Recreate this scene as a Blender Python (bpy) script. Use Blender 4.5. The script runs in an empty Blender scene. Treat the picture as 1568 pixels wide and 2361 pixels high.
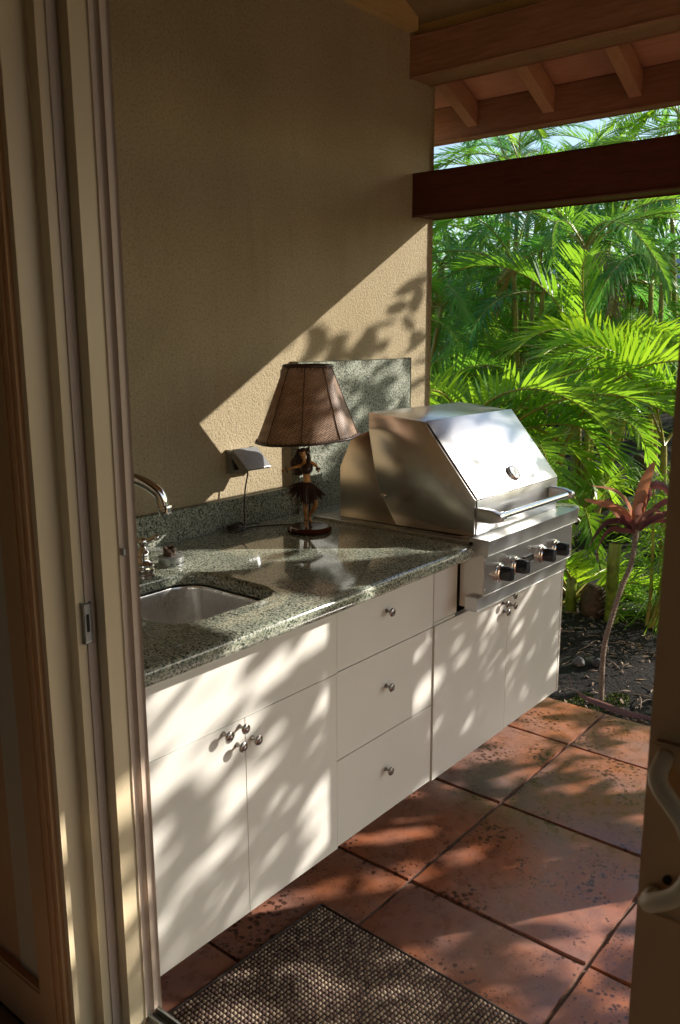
import bpy, bmesh, math, random
from mathutils import Vector, Matrix
from math import sin, cos, pi, radians, sqrt, atan2
R_ = random.Random(7)
# All coordinates below are (x along the counter, y out from the wall, z up); V() turns them into Blender's axes.
def V(x, y, z): return Vector((x, -y, z))
sc = bpy.context.scene
col = sc.collection

# ------------------------------------------------------------------ camera
cd = bpy.data.cameras.new('camera'); cam = bpy.data.objects.new('camera', cd); col.objects.link(cam)
CP = V(-1.3741, 1.7565, 1.4396); yaw, pit, rol = .6866, -.2026, -.0037
F = Vector((cos(pit)*cos(yaw), cos(pit)*sin(yaw), sin(pit)))
r0 = F.cross(Vector((0, 0, 1))).normalized(); u0 = r0.cross(F)
Rt = cos(rol)*r0 + sin(rol)*u0; Up = -sin(rol)*r0 + cos(rol)*u0
cam.matrix_world = Matrix(((Rt.x, Up.x, -F.x, CP.x), (Rt.y, Up.y, -F.y, CP.y), (Rt.z, Up.z, -F.z, CP.z), (0, 0, 0, 1)))
cd.sensor_fit = 'VERTICAL'; cd.sensor_height = 24; cd.lens = 1957.03/2361*24
cd.clip_start = .02; cd.clip_end = 500
cd.dof.use_dof = True; cd.dof.focus_distance = 2.5; cd.dof.aperture_fstop = 7.0
sc.camera = cam

# ------------------------------------------------------------------ world, sun, exposure
SUN = Vector((1.0, -0.72, 0.57)).normalized()          # towards the sun
w = bpy.data.worlds.new('World'); sc.world = w; w.use_nodes = True
wn = w.node_tree.nodes; wn.clear()
sky = wn.new('ShaderNodeTexSky'); sky.sky_type = 'NISHITA'; sky.sun_disc = False
sky.sun_elevation = math.asin(SUN.z); sky.sun_rotation = atan2(SUN.x, SUN.y)
bg = wn.new('ShaderNodeBackground'); bg.inputs[1].default_value = .13
ow = wn.new('ShaderNodeOutputWorld')
w.node_tree.links.new(sky.outputs[0], bg.inputs[0]); w.node_tree.links.new(bg.outputs[0], ow.inputs[0])
sl = bpy.data.lights.new('sun', 'SUN'); sl.energy = 5.0; sl.angle = radians(.5); sl.color = (1, .93, .86)
so = bpy.data.objects.new('sun', sl); col.objects.link(so); so.location = (6, -5, 6)
so.rotation_euler = SUN.to_track_quat('Z', 'Y').to_euler()
sc.view_settings.view_transform = 'Standard'; sc.view_settings.look = 'None'
sc.view_settings.exposure = .80; sc.view_settings.gamma = 1
sc.view_settings.use_curve_mapping = False

# ------------------------------------------------------------------ material helpers
def nt(name):
    m = bpy.data.materials.new(name); m.use_nodes = True
    t = m.node_tree; b = t.nodes['Principled BSDF']
    return m, t, b
def coord(t, scale=(1, 1, 1), kind='Object'):
    c = t.nodes.new('ShaderNodeTexCoord'); mp = t.nodes.new('ShaderNodeMapping')
    mp.inputs['Scale'].default_value = scale
    t.links.new(c.outputs[kind], mp.inputs[0]); return mp.outputs[0]
def noise(t, vec, s, det=3, rough=.55):
    n = t.nodes.new('ShaderNodeTexNoise'); n.inputs['Scale'].default_value = s
    n.inputs['Detail'].default_value = det; n.inputs['Roughness'].default_value = rough
    t.links.new(vec, n.inputs['Vector']); return n.outputs['Fac']
def vor(t, vec, s, feat='F1', out='Distance'):
    n = t.nodes.new('ShaderNodeTexVoronoi'); n.inputs['Scale'].default_value = s; n.feature = feat
    t.links.new(vec, n.inputs['Vector']); return n.outputs[out]
def ramp(t, fac, stops, interp='LINEAR'):
    n = t.nodes.new('ShaderNodeValToRGB'); e = n.color_ramp.elements; n.color_ramp.interpolation = interp
    while len(e) < len(stops): e.new(.5)
    for k, (p, c) in enumerate(stops):
        e[k].position = p; e[k].color = (c[0], c[1], c[2], 1) if not isinstance(c, (int, float)) else (c, c, c, 1)
    t.links.new(fac, n.inputs[0]); return n.outputs[0]
def mix(t, fac, a, b, mode='MIX'):
    n = t.nodes.new('ShaderNodeMix'); n.data_type = 'RGBA'; n.blend_type = mode
    for i, v in ((0, fac), (6, a), (7, b)):
        if isinstance(v, (int, float)): n.inputs[i].default_value = v if i == 0 else (v, v, v, 1)
        elif isinstance(v, tuple): n.inputs[i].default_value = (*v, 1)
        else: t.links.new(v, n.inputs[i])
    return n.outputs[2]
def bump(t, b, h, dist=.002, strength=1.0):
    n = t.nodes.new('ShaderNodeBump'); n.inputs['Distance'].default_value = dist; n.inputs['Strength'].default_value = strength
    t.links.new(h, n.inputs['Height']); t.links.new(n.outputs[0], b.inputs['Normal'])
def math_(t, op, a, b=None):
    n = t.nodes.new('ShaderNodeMath'); n.operation = op
    for i, v in ((0, a), (1, b)):
        if v is None: continue
        if isinstance(v, (int, float)): n.inputs[i].default_value = v
        else: t.links.new(v, n.inputs[i])
    return n.outputs[0]
def plain(name, c, rough=.5, metal=0, nscale=30, namt=.12, bscale=0, bdist=.0005, spec=.5, stretch=(1, 1, 1)):
    m, t, b = nt(name); v = coord(t, stretch)
    n = noise(t, v, nscale, 4)
    c2 = tuple(x*(1-namt*1.6) for x in c); c3 = tuple(min(1, x*(1+namt)) for x in c)
    t.links.new(ramp(t, n, [(.3, c2), (.7, c3)]), b.inputs['Base Color'])
    b.inputs['Roughness'].default_value = rough; b.inputs['Metallic'].default_value = metal
    b.inputs['Specular IOR Level'].default_value = spec
    if bscale: bump(t, b, noise(t, v, bscale, 4), bdist)
    return m
M = {}
# stucco: coarse sand-float render
m, t, b = nt('stucco'); v = coord(t)
big = noise(t, v, 2.2, 4); fine = noise(t, v, 150, 3, .75); fine2 = noise(t, v, 70, 3)
c = ramp(t, big, [(.3, (.355, .29, .175)), (.7, (.45, .375, .24))])
c = mix(t, ramp(t, noise(t, coord(t, (5, 1, .7)), 3, 4), [(.55, 0.0), (.75, .35)]), c, (.27, .215, .12))
c = mix(t, ramp(t, fine, [(.30, .35), (.52, 1.0)]), (.17, .12, .08), c)
t.links.new(c, b.inputs['Base Color']); b.inputs['Roughness'].default_value = .95; b.inputs['Specular IOR Level'].default_value = .15
bump(t, b, math_(t, 'ADD', fine, math_(t, 'MULTIPLY', fine2, .6)), .0038, 1.0); M['stucco'] = m
# granite
def granite(name, gain=1.0):
    m, t, b = nt(name); v = coord(t)
    n1 = noise(t, v, 200, 4, .75); n2 = noise(t, v, 420, 3, .7); v1 = vor(t, v, 300, 'F1', 'Color'); n0 = noise(t, v, 9, 3)
    sep = t.nodes.new('ShaderNodeSeparateColor'); t.links.new(v1, sep.inputs[0])
    c = ramp(t, n1, [(.33, (.012*gain, .018*gain, .014*gain)), (.42, (.075*gain, .095*gain, .07*gain)), (.50, (.21*gain, .23*gain, .17*gain)), (.60, (.40*gain, .40*gain, .32*gain))])
    c = mix(t, ramp(t, sep.outputs[0], [(.72, 0.0), (.78, .75)]), c, (.40*gain, .40*gain, .31*gain))
    c = mix(t, ramp(t, sep.outputs[1], [(.80, 0.0), (.84, .9)]), c, (.015, .022, .018))
    c = mix(t, ramp(t, n2, [(.36, .8), (.43, 0.0)]), c, (.012, .016, .013))
    c = mix(t, ramp(t, n0, [(.4, .0), (.7, .25)]), c, (.13*gain, .17*gain, .12*gain))
    t.links.new(c, b.inputs['Base Color'])
    b.inputs['Roughness'].default_value = .07; b.inputs['Specular IOR Level'].default_value = .65
    bump(t, b, n2, .00008, .3); return m
M['granite'] = granite('granite', 1.3)
M['granite_honed'] = granite('granite_upright', 1.15); M['granite_honed'].node_tree.nodes['Principled BSDF'].inputs['Roughness'].default_value = .5; M['granite_honed'].node_tree.nodes['Principled BSDF'].inputs['Specular IOR Level'].default_value = .3
# stainless, brushed along x or z
def steel(name, stretch, c=(.56, .55, .52), rough=(.20, .34), bd=.00006, metal=1):
    m, t, b = nt(name); v = coord(t, stretch)
    n = noise(t, v, 60, 5, .6); v2 = coord(t); sm = noise(t, v2, 7, 4)
    t.links.new(ramp(t, n, [(.25, tuple(x*.86 for x in c)), (.75, c)]), b.inputs['Base Color'])
    b.inputs['Metallic'].default_value = metal
    t.links.new(ramp(t, math_(t, 'ADD', math_(t, 'MULTIPLY', n, .5), math_(t, 'MULTIPLY', sm, .5)), [(.3, rough[0]), (.7, rough[1])]), b.inputs['Roughness'])
    b.inputs['Anisotropic'].default_value = .4
    bump(t, b, n, bd, .6); return m
M['steel'] = steel('brushed_steel', (1, 40, 40), (.68, .64, .59), rough=(.16, .30), metal=.88)
M['steel_front'] = steel('brushed_steel_front', (1, 30, 30), (.68, .68, .67), (.26, .40), metal=.85)
M['sink_steel'] = steel('satin_sink_steel', (40, 40, 1), (.86, .84, .80), (.20, .34), metal=.85)
M['steel_heat'] = None
m, t, b = nt('heat_stained_steel'); v = coord(t, (1, 40, 40)); n = noise(t, v, 60, 5); v2 = coord(t); s2 = noise(t, v2, 6, 3)
base = ramp(t, n, [(.25, (.60, .52, .43)), (.75, (.72, .64, .54))])
geo = t.nodes.new('ShaderNodeSeparateXYZ'); t.links.new(v2, geo.inputs[0])
hz = ramp(t, math_(t, 'ADD', geo.outputs[2], math_(t, 'MULTIPLY', s2, .10)), [(.42, 0.0), (.54, .8)])
t.links.new(mix(t, hz, base, (.20, .085, .03)), b.inputs['Base Color'])
b.inputs['Metallic'].default_value = 1; b.inputs['Roughness'].default_value = .3; bump(t, b, n, .00006, .6); M['steel_heat'] = m
M['chrome'] = plain('chrome', (.75, .75, .74), .06, 1, 20, .03)
M['nickel'] = plain('aged_nickel', (.30, .27, .25), .2, 1, 200, .2)
M['black_plastic'] = plain('black_knob_plastic', (.012, .013, .015), .22, 0, 40, .2)
M['rubber'] = plain('black_rubber', (.012, .011, .01), .45)
M['cord'] = plain('brown_cord', (.035, .02, .014), .4)
M['cabinet'] = plain('cream_cabinet_paint', (.70, .685, .615), .42, 0, 3, .025, 260, .00012)
M['cabinet_dark'] = plain('cabinet_recess', (.10, .085, .06), .7)
M['door_paint'] = plain('cream_door_paint', (.74, .62, .40), .35, 0, 4, .04, 120, .0001, stretch=(1, 1, .2))
M['door_trim'] = plain('mauve_door_trim', (.62, .50, .39), .4, 0, 4, .05, stretch=(1, 1, .2))
M['room_wall'] = plain('interior_wall_paint', (.68, .42, .20), .6, 0, 3, .04, 90, .0003)
M['room_floor'] = plain('interior_tile', (.24, .16, .10), .35, 0, 6, .15)
M['soffit'] = plain('olive_soffit', (.30, .22, .12), .8, 0, 8, .1, 60, .0006)
M['groove'] = plain('dark_groove', (.02, .015, .01), .8)
M['alu'] = plain('grey_aluminium', (.42, .44, .42), .35, .8, 30, .05)
M['outlet'] = plain('outlet_grey_metal', (.40, .41, .40), .38, .85, 60, .06)
M['moss'] = plain('moss', (.13, .18, .015), .95, 0, 60, .5, 150, .004)
M['rock'] = plain('lava_rock', (.075, .075, .08), .9, 0, 20, .35, 45, .01)
M['rock_pale'] = plain('pale_rock', (.13, .125, .12), .9, 0, 20, .3, 45, .006)
def wood(name, c, c2, rough=.5, stretch=(12, 1.0, 12), scale=9, bd=.0008):
    m, t, b = nt(name); v = coord(t, stretch); n = noise(t, v, scale, 5, .65); g = noise(t, coord(t), 2.5, 2)
    cc = ramp(t, n, [(.3, c), (.72, c2)])
    cc = mix(t, ramp(t, g, [(.35, .35), (.65, 0.0)]), cc, tuple(x*.5 for x in c))
    kv = vor(t, coord(t, (1.2, .8, 1.2)), 3.1); jn = noise(t, coord(t), 30, 2)
    kn = ramp(t, math_(t, 'ADD', kv, math_(t, 'MULTIPLY', jn, .05)), [(.055, .85), (.085, 0.0)])
    cc = mix(t, kn, cc, tuple(x*.3 for x in c))
    st = ramp(t, noise(t, coord(t, (40, 1.2, 40) if stretch[0] > stretch[1] else (1.2, 40, 40)), 6, 3), [(.62, 0.0), (.70, .5)])
    cc = mix(t, st, cc, tuple(x*.45 for x in c))
    t.links.new(cc, b.inputs['Base Color']); b.inputs['Roughness'].default_value = rough
    b.inputs['Specular IOR Level'].default_value = .35
    bump(t, b, n, bd, .8); return m
M['dark_beam'] = wood('dark_redwood_stain', (.085, .020, .011), (.14, .036, .019), .55)
M['red_beam'] = wood('red_brown_paint', (.31, .155, .09), (.48, .26, .165), .6)
M['rafter'] = wood('tan_rafter_paint', (.50, .26, .16), (.62, .34, .21), .6, (1, 12, 12))
M['board'] = wood('salmon_ceiling_paint', (.56, .29, .19), (.68, .37, .25), .6)
M['pale_board'] = wood('ochre_painted_wood', (.56, .40, .17), (.66, .48, .22), .6, (1, 12, 12))
M['lamp_base'] = wood('mahogany_lacquer', (.05, .012, .006), (.10, .025, .012), .12)
# terracotta tile with pits and glossy sealer
m, t, b = nt('terracotta'); v = coord(t, (1, 1, 1)); oi = t.nodes.new('ShaderNodeObjectInfo')
ad = t.nodes.new('ShaderNodeVectorMath'); ad.operation = 'ADD'
cmb = t.nodes.new('ShaderNodeCombineXYZ'); t.links.new(math_(t, 'MULTIPLY', oi.outputs['Random'], 37), cmb.inputs[0]); t.links.new(math_(t, 'MULTIPLY', oi.outputs['Random'], 91), cmb.inputs[1])
t.links.new(v, ad.inputs[0]); t.links.new(cmb.outputs[0], ad.inputs[1]); v = ad.outputs[0]
n1 = noise(t, v, 3.0, 5, .6); n2 = noise(t, v, 26, 4); vd = vor(t, v, 58); mask = noise(t, v, 4.5, 2); jit = noise(t, v, 130, 3)
c = ramp(t, n1, [(.30, (.21, .085, .055)), (.40, (.36, .125, .055)), (.50, (.34, .15, .095)), (.60, (.29, .155, .12)), (.70, (.22, .135, .12))])
c = mix(t, ramp(t, n2, [(.35, .35), (.6, 0.0)]), c, (.15, .06, .035))
tint = ramp(t, oi.outputs['Random'], [(0, (.85, .85, .9)), (.5, (1, 1, 1)), (1, (1.12, .98, .88))])
c = mix(t, 1.0, c, tint, 'MULTIPLY')
rad = math_(t, 'MULTIPLY', ramp(t, mask, [(.44, .0), (.62, .40)]), math_(t, 'ADD', math_(t, 'MULTIPLY', jit, 1.6), .2))
vd2 = vor(t, v, 95); mask2 = noise(t, v, 7, 2)
pit = math_(t, 'MAXIMUM', math_(t, 'LESS_THAN', vd, rad), math_(t, 'LESS_THAN', vd2, math_(t, 'MULTIPLY', ramp(t, mask2, [(.36, 0.0), (.60, .46)]), jit)))
c = mix(t, math_(t, 'MULTIPLY', pit, .85), c, (.045, .018, .010))
t.links.new(c, b.inputs['Base Color'])
t.links.new(ramp(t, n2, [(.3, .20), (.7, .42)]), b.inputs['Roughness']); b.inputs['Specular IOR Level'].default_value = .55
h = math_(t, 'SUBTRACT', math_(t, 'MULTIPLY', n2, .25), math_(t, 'MULTIPLY', pit, 1.0))
bump(t, b, h, .004, .9); M['terracotta'] = m
M['mortar'] = plain('dark_mortar', (.19, .115, .08), .9, 0, 20, .35, 90, .002)
# soil
m, t, b = nt('soil'); v = coord(t); n1 = noise(t, v, 2.0, 4); n2 = noise(t, v, 55, 5, .7); n3 = noise(t, v, 9, 4)
c = ramp(t, n2, [(.3, (.007, .006, .005)), (.55, (.020, .016, .013)), (.75, (.06, .047, .035))])
c = mix(t, ramp(t, n1, [(.56, 0.0), (.70, .55)]), c, (.035, .06, .008))
t.links.new(c, b.inputs['Base Color']); b.inputs['Roughness'].default_value = .95; b.inputs['Specular IOR Level'].default_value = .3
bump(t, b, math_(t, 'ADD', n2, n3), .02, 1); M['soil'] = m
# leaves
def leafmat(name, c, ct, rough=.32, tfac=.5, rand=.25, spec=.5):
    m, t, b = nt(name); v = coord(t); n = noise(t, v, 7, 3)
    oi = t.nodes.new('ShaderNodeObjectInfo')
    a = ramp(t, n, [(.3, tuple(x*.75 for x in c)), (.7, tuple(x*1.2 for x in c))])
    var = ramp(t, oi.outputs['Random'], [(0, (1-rand, 1-rand*.6, 1)), (.5, (1, 1, 1)), (1, (1+rand*1.6, 1+rand*.6, 1-rand))])
    a = mix(t, 1.0, a, var, 'MULTIPLY')
    old = ramp(t, noise(t, v, 3.3, 4, .7), [(.56, 0.0), (.74, .75)])
    a = mix(t, old, a, (.26, .20, .04)) if 'palm' in name or 'grass' in name else mix(t, old, a, tuple(x*.55 for x in c))
    t.links.new(a, b.inputs['Base Color']); b.inputs['Roughness'].default_value = rough
    b.inputs['Specular IOR Level'].default_value = spec
    tr = t.nodes.new('ShaderNodeBsdfTranslucent')
    t.links.new(mix(t, 1.0, ct, var, 'MULTIPLY'), tr.inputs[0])
    ms = t.nodes.new('ShaderNodeMixShader'); ms.inputs[0].default_value = tfac
    t.links.new(b.outputs[0], ms.inputs[1]); t.links.new(tr.outputs[0], ms.inputs[2])
    t.links.new(ms.outputs[0], t.nodes['Material Output'].inputs[0]); return m
M['palm_bright'] = leafmat('palm_leaf_bright', (.12, .24, .02), (.33, .60, .03))
M['palm_green'] = leafmat('palm_leaf_green', (.12, .26, .030), (.30, .60, .04))
M['palm_blue'] = leafmat('palm_leaf_bluegreen', (.085, .22, .065), (.17, .48, .075), .28)
M['palm_dry'] = leafmat('dry_palm_leaf', (.34, .22, .12), (.30, .18, .08), .6, .35)
M['grass_leaf'] = leafmat('grassy_leaf', (.11, .22, .02), (.32, .58, .03), .5)
M['ti_leaf'] = leafmat('ti_leaf_red', (.30, .15, .115), (.42, .18, .11), .3, .5, .2)
M['ti_dark'] = leafmat('ti_leaf_dark', (.15, .06, .065), (.22, .06, .05), .22, .3, .2)
M['ti_dry'] = leafmat('ti_leaf_dry', (.25, .10, .075), (.2, .08, .04), .6, .2, .1)
M['litter'] = leafmat('leaf_litter', (.30, .20, .13), (.15, .09, .05), .7, .2, .1)
M['stem'] = plain('yellow_palm_stem', (.30, .26, .04), .35, 0, 8, .25)
M['trunk'] = plain('ringed_palm_trunk', (.32, .27, .10), .6, 0, 20, .25, stretch=(1, 1, 6))
M['bamboo'] = plain('green_cane', (.16, .22, .02), .35, 0, 14, .4, stretch=(1, 1, 1))
M['ti_trunk'] = plain('ringed_grey_stem', (.24, .17, .12), .8, 0, 120, .4, stretch=(1, 1, 3))
M['husk'] = plain('husk_brown', (.085, .05, .028), .9, 0, 25, .5, 70, .004)
# shade: plaited palm
m, t, b = nt('woven_shade'); v = coord(t, (1, 1, 1), 'UV')
def wave(t, vec, s, dirn):
    n = t.nodes.new('ShaderNodeTexWave'); n.inputs['Scale'].default_value = s; n.bands_direction = dirn; t.links.new(vec, n.inputs[0]); n.inputs['Distortion'].default_value = .3; return n.outputs['Fac']
mp = t.nodes.new('ShaderNodeMapping'); mp.inputs['Scale'].default_value = (56, 26, 1); t.links.new(v, mp.inputs[0])
ck = t.nodes.new('ShaderNodeTexBrick'); ck.inputs['Scale'].default_value = 1; ck.inputs['Mortar Size'].default_value = .06
mp.inputs['Rotation'].default_value = (0, 0, radians(45)); t.links.new(mp.outputs[0], ck.inputs['Vector'])
ck.inputs['Color1'].default_value = (.62, .42, .28, 1); ck.inputs['Color2'].default_value = (.48, .30, .19, 1); ck.inputs['Mortar'].default_value = (.05, .025, .015, 1)
ck.inputs['Brick Width'].default_value = 1.6; ck.inputs['Row Height'].default_value = .5
n = noise(t, v, 12, 4)
cc = mix(t, 1.0, ck.outputs[0], ramp(t, n, [(.3, .7), (.7, 1.15)]), 'MULTIPLY')
t.links.new(cc, b.inputs['Base Color']); b.inputs['Roughness'].default_value = .5; bump(t, b, ck.outputs['Fac'], .0012, -1.0)
tr = t.nodes.new('ShaderNodeBsdfTranslucent'); t.links.new(cc, tr.inputs[0]); ms = t.nodes.new('ShaderNodeMixShader'); ms.inputs[0].default_value = .4
t.links.new(b.outputs[0], ms.inputs[1]); t.links.new(tr.outputs[0], ms.inputs[2]); t.links.new(ms.outputs[0], t.nodes['Material Output'].inputs[0]); M['shade'] = m
M['lace'] = plain('dark_leather_lace', (.05, .025, .015), .45)
M['bronze_skin'] = plain('gilt_bronze', (.62, .30, .09), .36, .15, 25, .3)
M['bronze_dark'] = plain('dark_bronze', (.07, .036, .022), .30, .3, 60, .5)
M['bronze_skirt'] = None
m, t, b = nt('skirt_bronze'); v = coord(t); n = noise(t, v, 40, 4)
lw = t.nodes.new('ShaderNodeNewGeometry')
t.links.new(ramp(t, lw.outputs['Pointiness'], [(.485, (.045, .02, .012)), (.53, (.34, .18, .06))]), b.inputs['Base Color'])
b.inputs['Roughness'].default_value = .32; b.inputs['Metallic'].default_value = .3; M['bronze_skirt'] = m
M['mat_dark'] = plain('mat_dark_fibre', (.075, .053, .045), .9, 0, 200, .3)
M['mat_tan'] = plain('mat_tan_fibre', (.37, .285, .20), .85, 0, 60, .25)
M['mat_brown'] = plain('mat_brown_fibre', (.21, .135, .105), .85, 0, 60, .25)
m, t, b = nt('glass'); b.inputs['Base Color'].default_value = (.9, .95, .92, 1); b.inputs['Roughness'].default_value = 0.02
b.inputs['Transmission Weight'].default_value = 1; b.inputs['IOR'].default_value = 1.45; M['glass'] = m
M['dial'] = plain('gauge_dial', (.30, .33, .31), .35, .2, 50, .1)
M['ink'] = plain('black_print', (.02, .02, .02), .5)
M['print_grey'] = plain('silver_print', (.5, .5, .5), .4, .6)
M['neighbour'] = plain('neighbour_wall', (.50, .36, .30), .8, 0, 4, .05)
M['neighbour_roof'] = plain('neighbour_roof', (.25, .27, .32), .8, 0, 4, .1)

# ------------------------------------------------------------------ mesh helpers
ROOT = {}
def finish(bm, name, mats, parent=None, smooth=False, recalc=True, loc=None):
    """bm holds world points; the object sits at its root's location"""
    org = Vector(loc) if loc is not None else (ROOT[parent.name] if parent is not None else Vector((0, 0, 0)))
    if recalc: bmesh.ops.recalc_face_normals(bm, faces=bm.faces)
    bmesh.ops.translate(bm, verts=bm.verts, vec=-org)
    me = bpy.data.meshes.new(name); bm.to_mesh(me); bm.free()
    for mm in (mats if isinstance(mats, (list, tuple)) else [mats]): me.materials.append(mm)
    if smooth:
        for p in me.polygons: p.use_smooth = True
        if smooth != True: me.set_sharp_from_angle(angle=radians(smooth))
    o = bpy.data.objects.new(name, me); col.objects.link(o)
    if parent is not None: o.parent = parent
    else: o.location = org
    ROOT[o.name] = org
    return o
def tag(o, label=None, cat=None, group=None, kind=None):
    if label: o['label'] = label
    if cat: o['category'] = cat
    if group: o['group'] = group
    if kind: o['kind'] = kind
    return o
def thing(name, label, cat, loc, group=None):
    o = bpy.data.objects.new(name, None); col.objects.link(o); o.empty_display_size = .05
    o.location = V(*loc); ROOT[o.name] = V(*loc)
    return tag(o, label, cat, group)
def structure(bm, name, mats, **k):
    return tag(finish(bm, name, mats, **k), kind='structure')
def B(*boxes, bev=0, seg=2):
    bm = bmesh.new()
    for bx in boxes: addbox(bm, *bx, bev=bev, seg=seg)
    return bm
def addbox(bm, x0, x1, y0, y1, z0, z1, bev=0, seg=2):
    g = bmesh.ops.create_cube(bm, size=1)['verts']
    for v in g: v.co = V(x0+(v.co.x+.5)*(x1-x0), y0+(v.co.y+.5)*(y1-y0), z0+(v.co.z+.5)*(z1-z0))
    if bev:
        es = set(e for v in g for e in v.link_edges)
        bmesh.ops.bevel(bm, geom=list(es), offset=bev, segments=seg, affect='EDGES', profile=.5)
def prism(pts, axis, a0, a1, bev=0, bm=None, seg=2):
    """polygon pts in the plane normal to axis, extruded a0..a1"""
    own = bm is None
    if own: bm = bmesh.new()
    def P(p, a):
        return V(a, p[0], p[1]) if axis == 'x' else V(p[0], a, p[1]) if axis == 'y' else V(p[0], p[1], a)
    A = [bm.verts.new(P(p, a0)) for p in pts]; Bv = [bm.verts.new(P(p, a1)) for p in pts]
    n = len(pts); bm.faces.new(A); bm.faces.new(Bv[::-1])
    for i in range(n): bm.faces.new((A[i], Bv[i], Bv[(i+1) % n], A[(i+1) % n]))
    if bev:
        es = set(e for v in A+Bv for e in v.link_edges)
        bmesh.ops.bevel(bm, geom=list(es), offset=bev, segments=seg, affect='EDGES', profile=.5)
    return bm
def frame_from(d):
    d = d.normalized(); a = Vector((0, 0, 1)) if abs(d.z) < .9 else Vector((1, 0, 0))
    s = d.cross(a).normalized(); return s, s.cross(d).normalized()
def tube(pts, rad, n=10, bm=None, caps=True, blender=False, squash=1):
    own = bm is None
    if own: bm = bmesh.new()
    P = [Vector(p) if blender else V(*p) for p in pts]; rings = []
    if not hasattr(rad, '__len__'): rad = [rad]*len(P)
    s = None
    for i, p in enumerate(P):
        d = (P[min(i+1, len(P)-1)]-P[max(i-1, 0)]).normalized()
        if s is None: s, u = frame_from(d)
        else:
            s = (s-d*s.dot(d)).normalized(); u = s.cross(d).normalized()
        rings.append([bm.verts.new(p+rad[i]*(cos(2*pi*k/n)*s+squash*sin(2*pi*k/n)*u)) for k in range(n)])
    for a, b2 in zip(rings, rings[1:]):
        for k in range(n): bm.faces.new((a[k], a[(k+1) % n], b2[(k+1) % n], b2[k]))
    if caps: bm.faces.new(rings[0]); bm.faces.new(rings[-1][::-1])
    return bm
def lathe(prof, c, axis=(0, 0, 1), n=32, bm=None, uv=False, closed=False):
    """prof = [(radius, height)], along axis (L coords) from c"""
    own = bm is None
    if own: bm = bmesh.new()
    d = V(*axis).normalized(); s, u = frame_from(d); C = V(*c); rings = []
    for r, h in prof:
        if r < 1e-6: rings.append([bm.verts.new(C+d*h)]*n)
        else: rings.append([bm.verts.new(C+d*h+r*(cos(2*pi*k/n)*s+sin(2*pi*k/n)*u)) for k in range(n)])
    lay = bm.loops.layers.uv.verify() if uv else None
    for j, (a, b2) in enumerate(zip(rings, rings[1:])):
        for k in range(n):
            vs = []
            for q in (a[k], a[(k+1) % n], b2[(k+1) % n], b2[k]):
                if q not in vs: vs.append(q)
            if len(vs) >= 3:
                try: f = bm.faces.new(vs)
                except ValueError: continue
                if uv and len(vs) == 4:
                    for lp, (uu, vv) in zip(f.loops, ((k, j), (k+1, j), (k+1, j+1), (k, j+1))): lp[lay].uv = (uu/n, vv/(len(prof)-1))
    return bm
def spline(pts, n=6):
    P = [Vector(p) for p in pts]; out = []
    for i in range(len(P)-1):
        a, b2, c2, d = P[max(i-1, 0)], P[i], P[i+1], P[min(i+2, len(P)-1)]
        for k in range(n):
            t_ = k/n; out.append(.5*((2*b2)+(-a+c2)*t_+(2*a-5*b2+4*c2-d)*t_*t_+(-a+3*b2-3*c2+d)*t_**3))
    out.append(P[-1]); return out
def rrect(x0, x1, y0, y1, r, n=5):
    out = []
    for cx, cy, a in ((x1-r, y1-r, 0), (x0+r, y1-r, 90), (x0+r, y0+r, 180), (x1-r, y0+r, 270)):
        for k in range(n+1):
            q = radians(a+90*k/n); out.append((cx+r*cos(q), cy+r*sin(q)))
    return out

def strip(bm, pts, widths, side, fold=0.0, mi=0):
    """leaf blade along pts; side = vector list or vector across"""
    rows = []
    for i, p in enumerate(pts):
        d = (pts[min(i+1, len(pts)-1)]-pts[max(0, i-1)]).normalized(); s_ = side-d*side.dot(d)
        s_ = s_.normalized() if s_.length > 1e-6 else frame_from(d)[0]; up = s_.cross(d)
        w_ = widths[i]/2
        if fold: rows.append((bm.verts.new(p-s_*w_+up*fold*w_), bm.verts.new(p), bm.verts.new(p+s_*w_+up*fold*w_)))
        else: rows.append((bm.verts.new(p-s_*w_), bm.verts.new(p+s_*w_)))
    for a, b2 in zip(rows, rows[1:]):
        for k in range(len(a)-1): bm.faces.new((a[k], a[k+1], b2[k+1], b2[k])).material_index = mi

# ================================================================== SETTING
# garden soil: one sheet, dense near the patio
def gz(x, y):
    h = -.045
    h += max(0, x-2.0)*.06 + max(0, x-3.2)*.10
    if x > 9: h -= (x-9)*.10
    h += .035*sin(x*3.1+y*1.7)+.03*sin(y*4.3-x*2.2)+.02*sin(x*8+1)*cos(y*7)
    f = min(1, max(0, (x-1.72)/.5)); 
    if x < 1.72 or y > 60: return -.06
    return -.05*(1-f)+h*f
bm = bmesh.new()
xs = [-60, -20, -6, -2, 0, 1.2]+[1.5+.07*i for i in range(75)]+[6.9+.35*i for i in range(22)]+[16, 20, 30, 60, 160]
ys = [-160, -60, -30, -16, -11]+[-8+.22*i for i in range(26)]+[-2.28+.07*i for i in range(54)]+[1.6+.3*i for i in range(20)]+[9, 14, 30, 60, 160]
G = [[bm.verts.new(V(x, y, gz(x, y))) for y in ys] for x in xs]
for i in range(len(xs)-1):
    for j in range(len(ys)-1): bm.faces.new((G[i][j], G[i+1][j], G[i+1][j+1], G[i][j+1]))
structure(bm, 'garden_soil', M['soil'], smooth=True)

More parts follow.
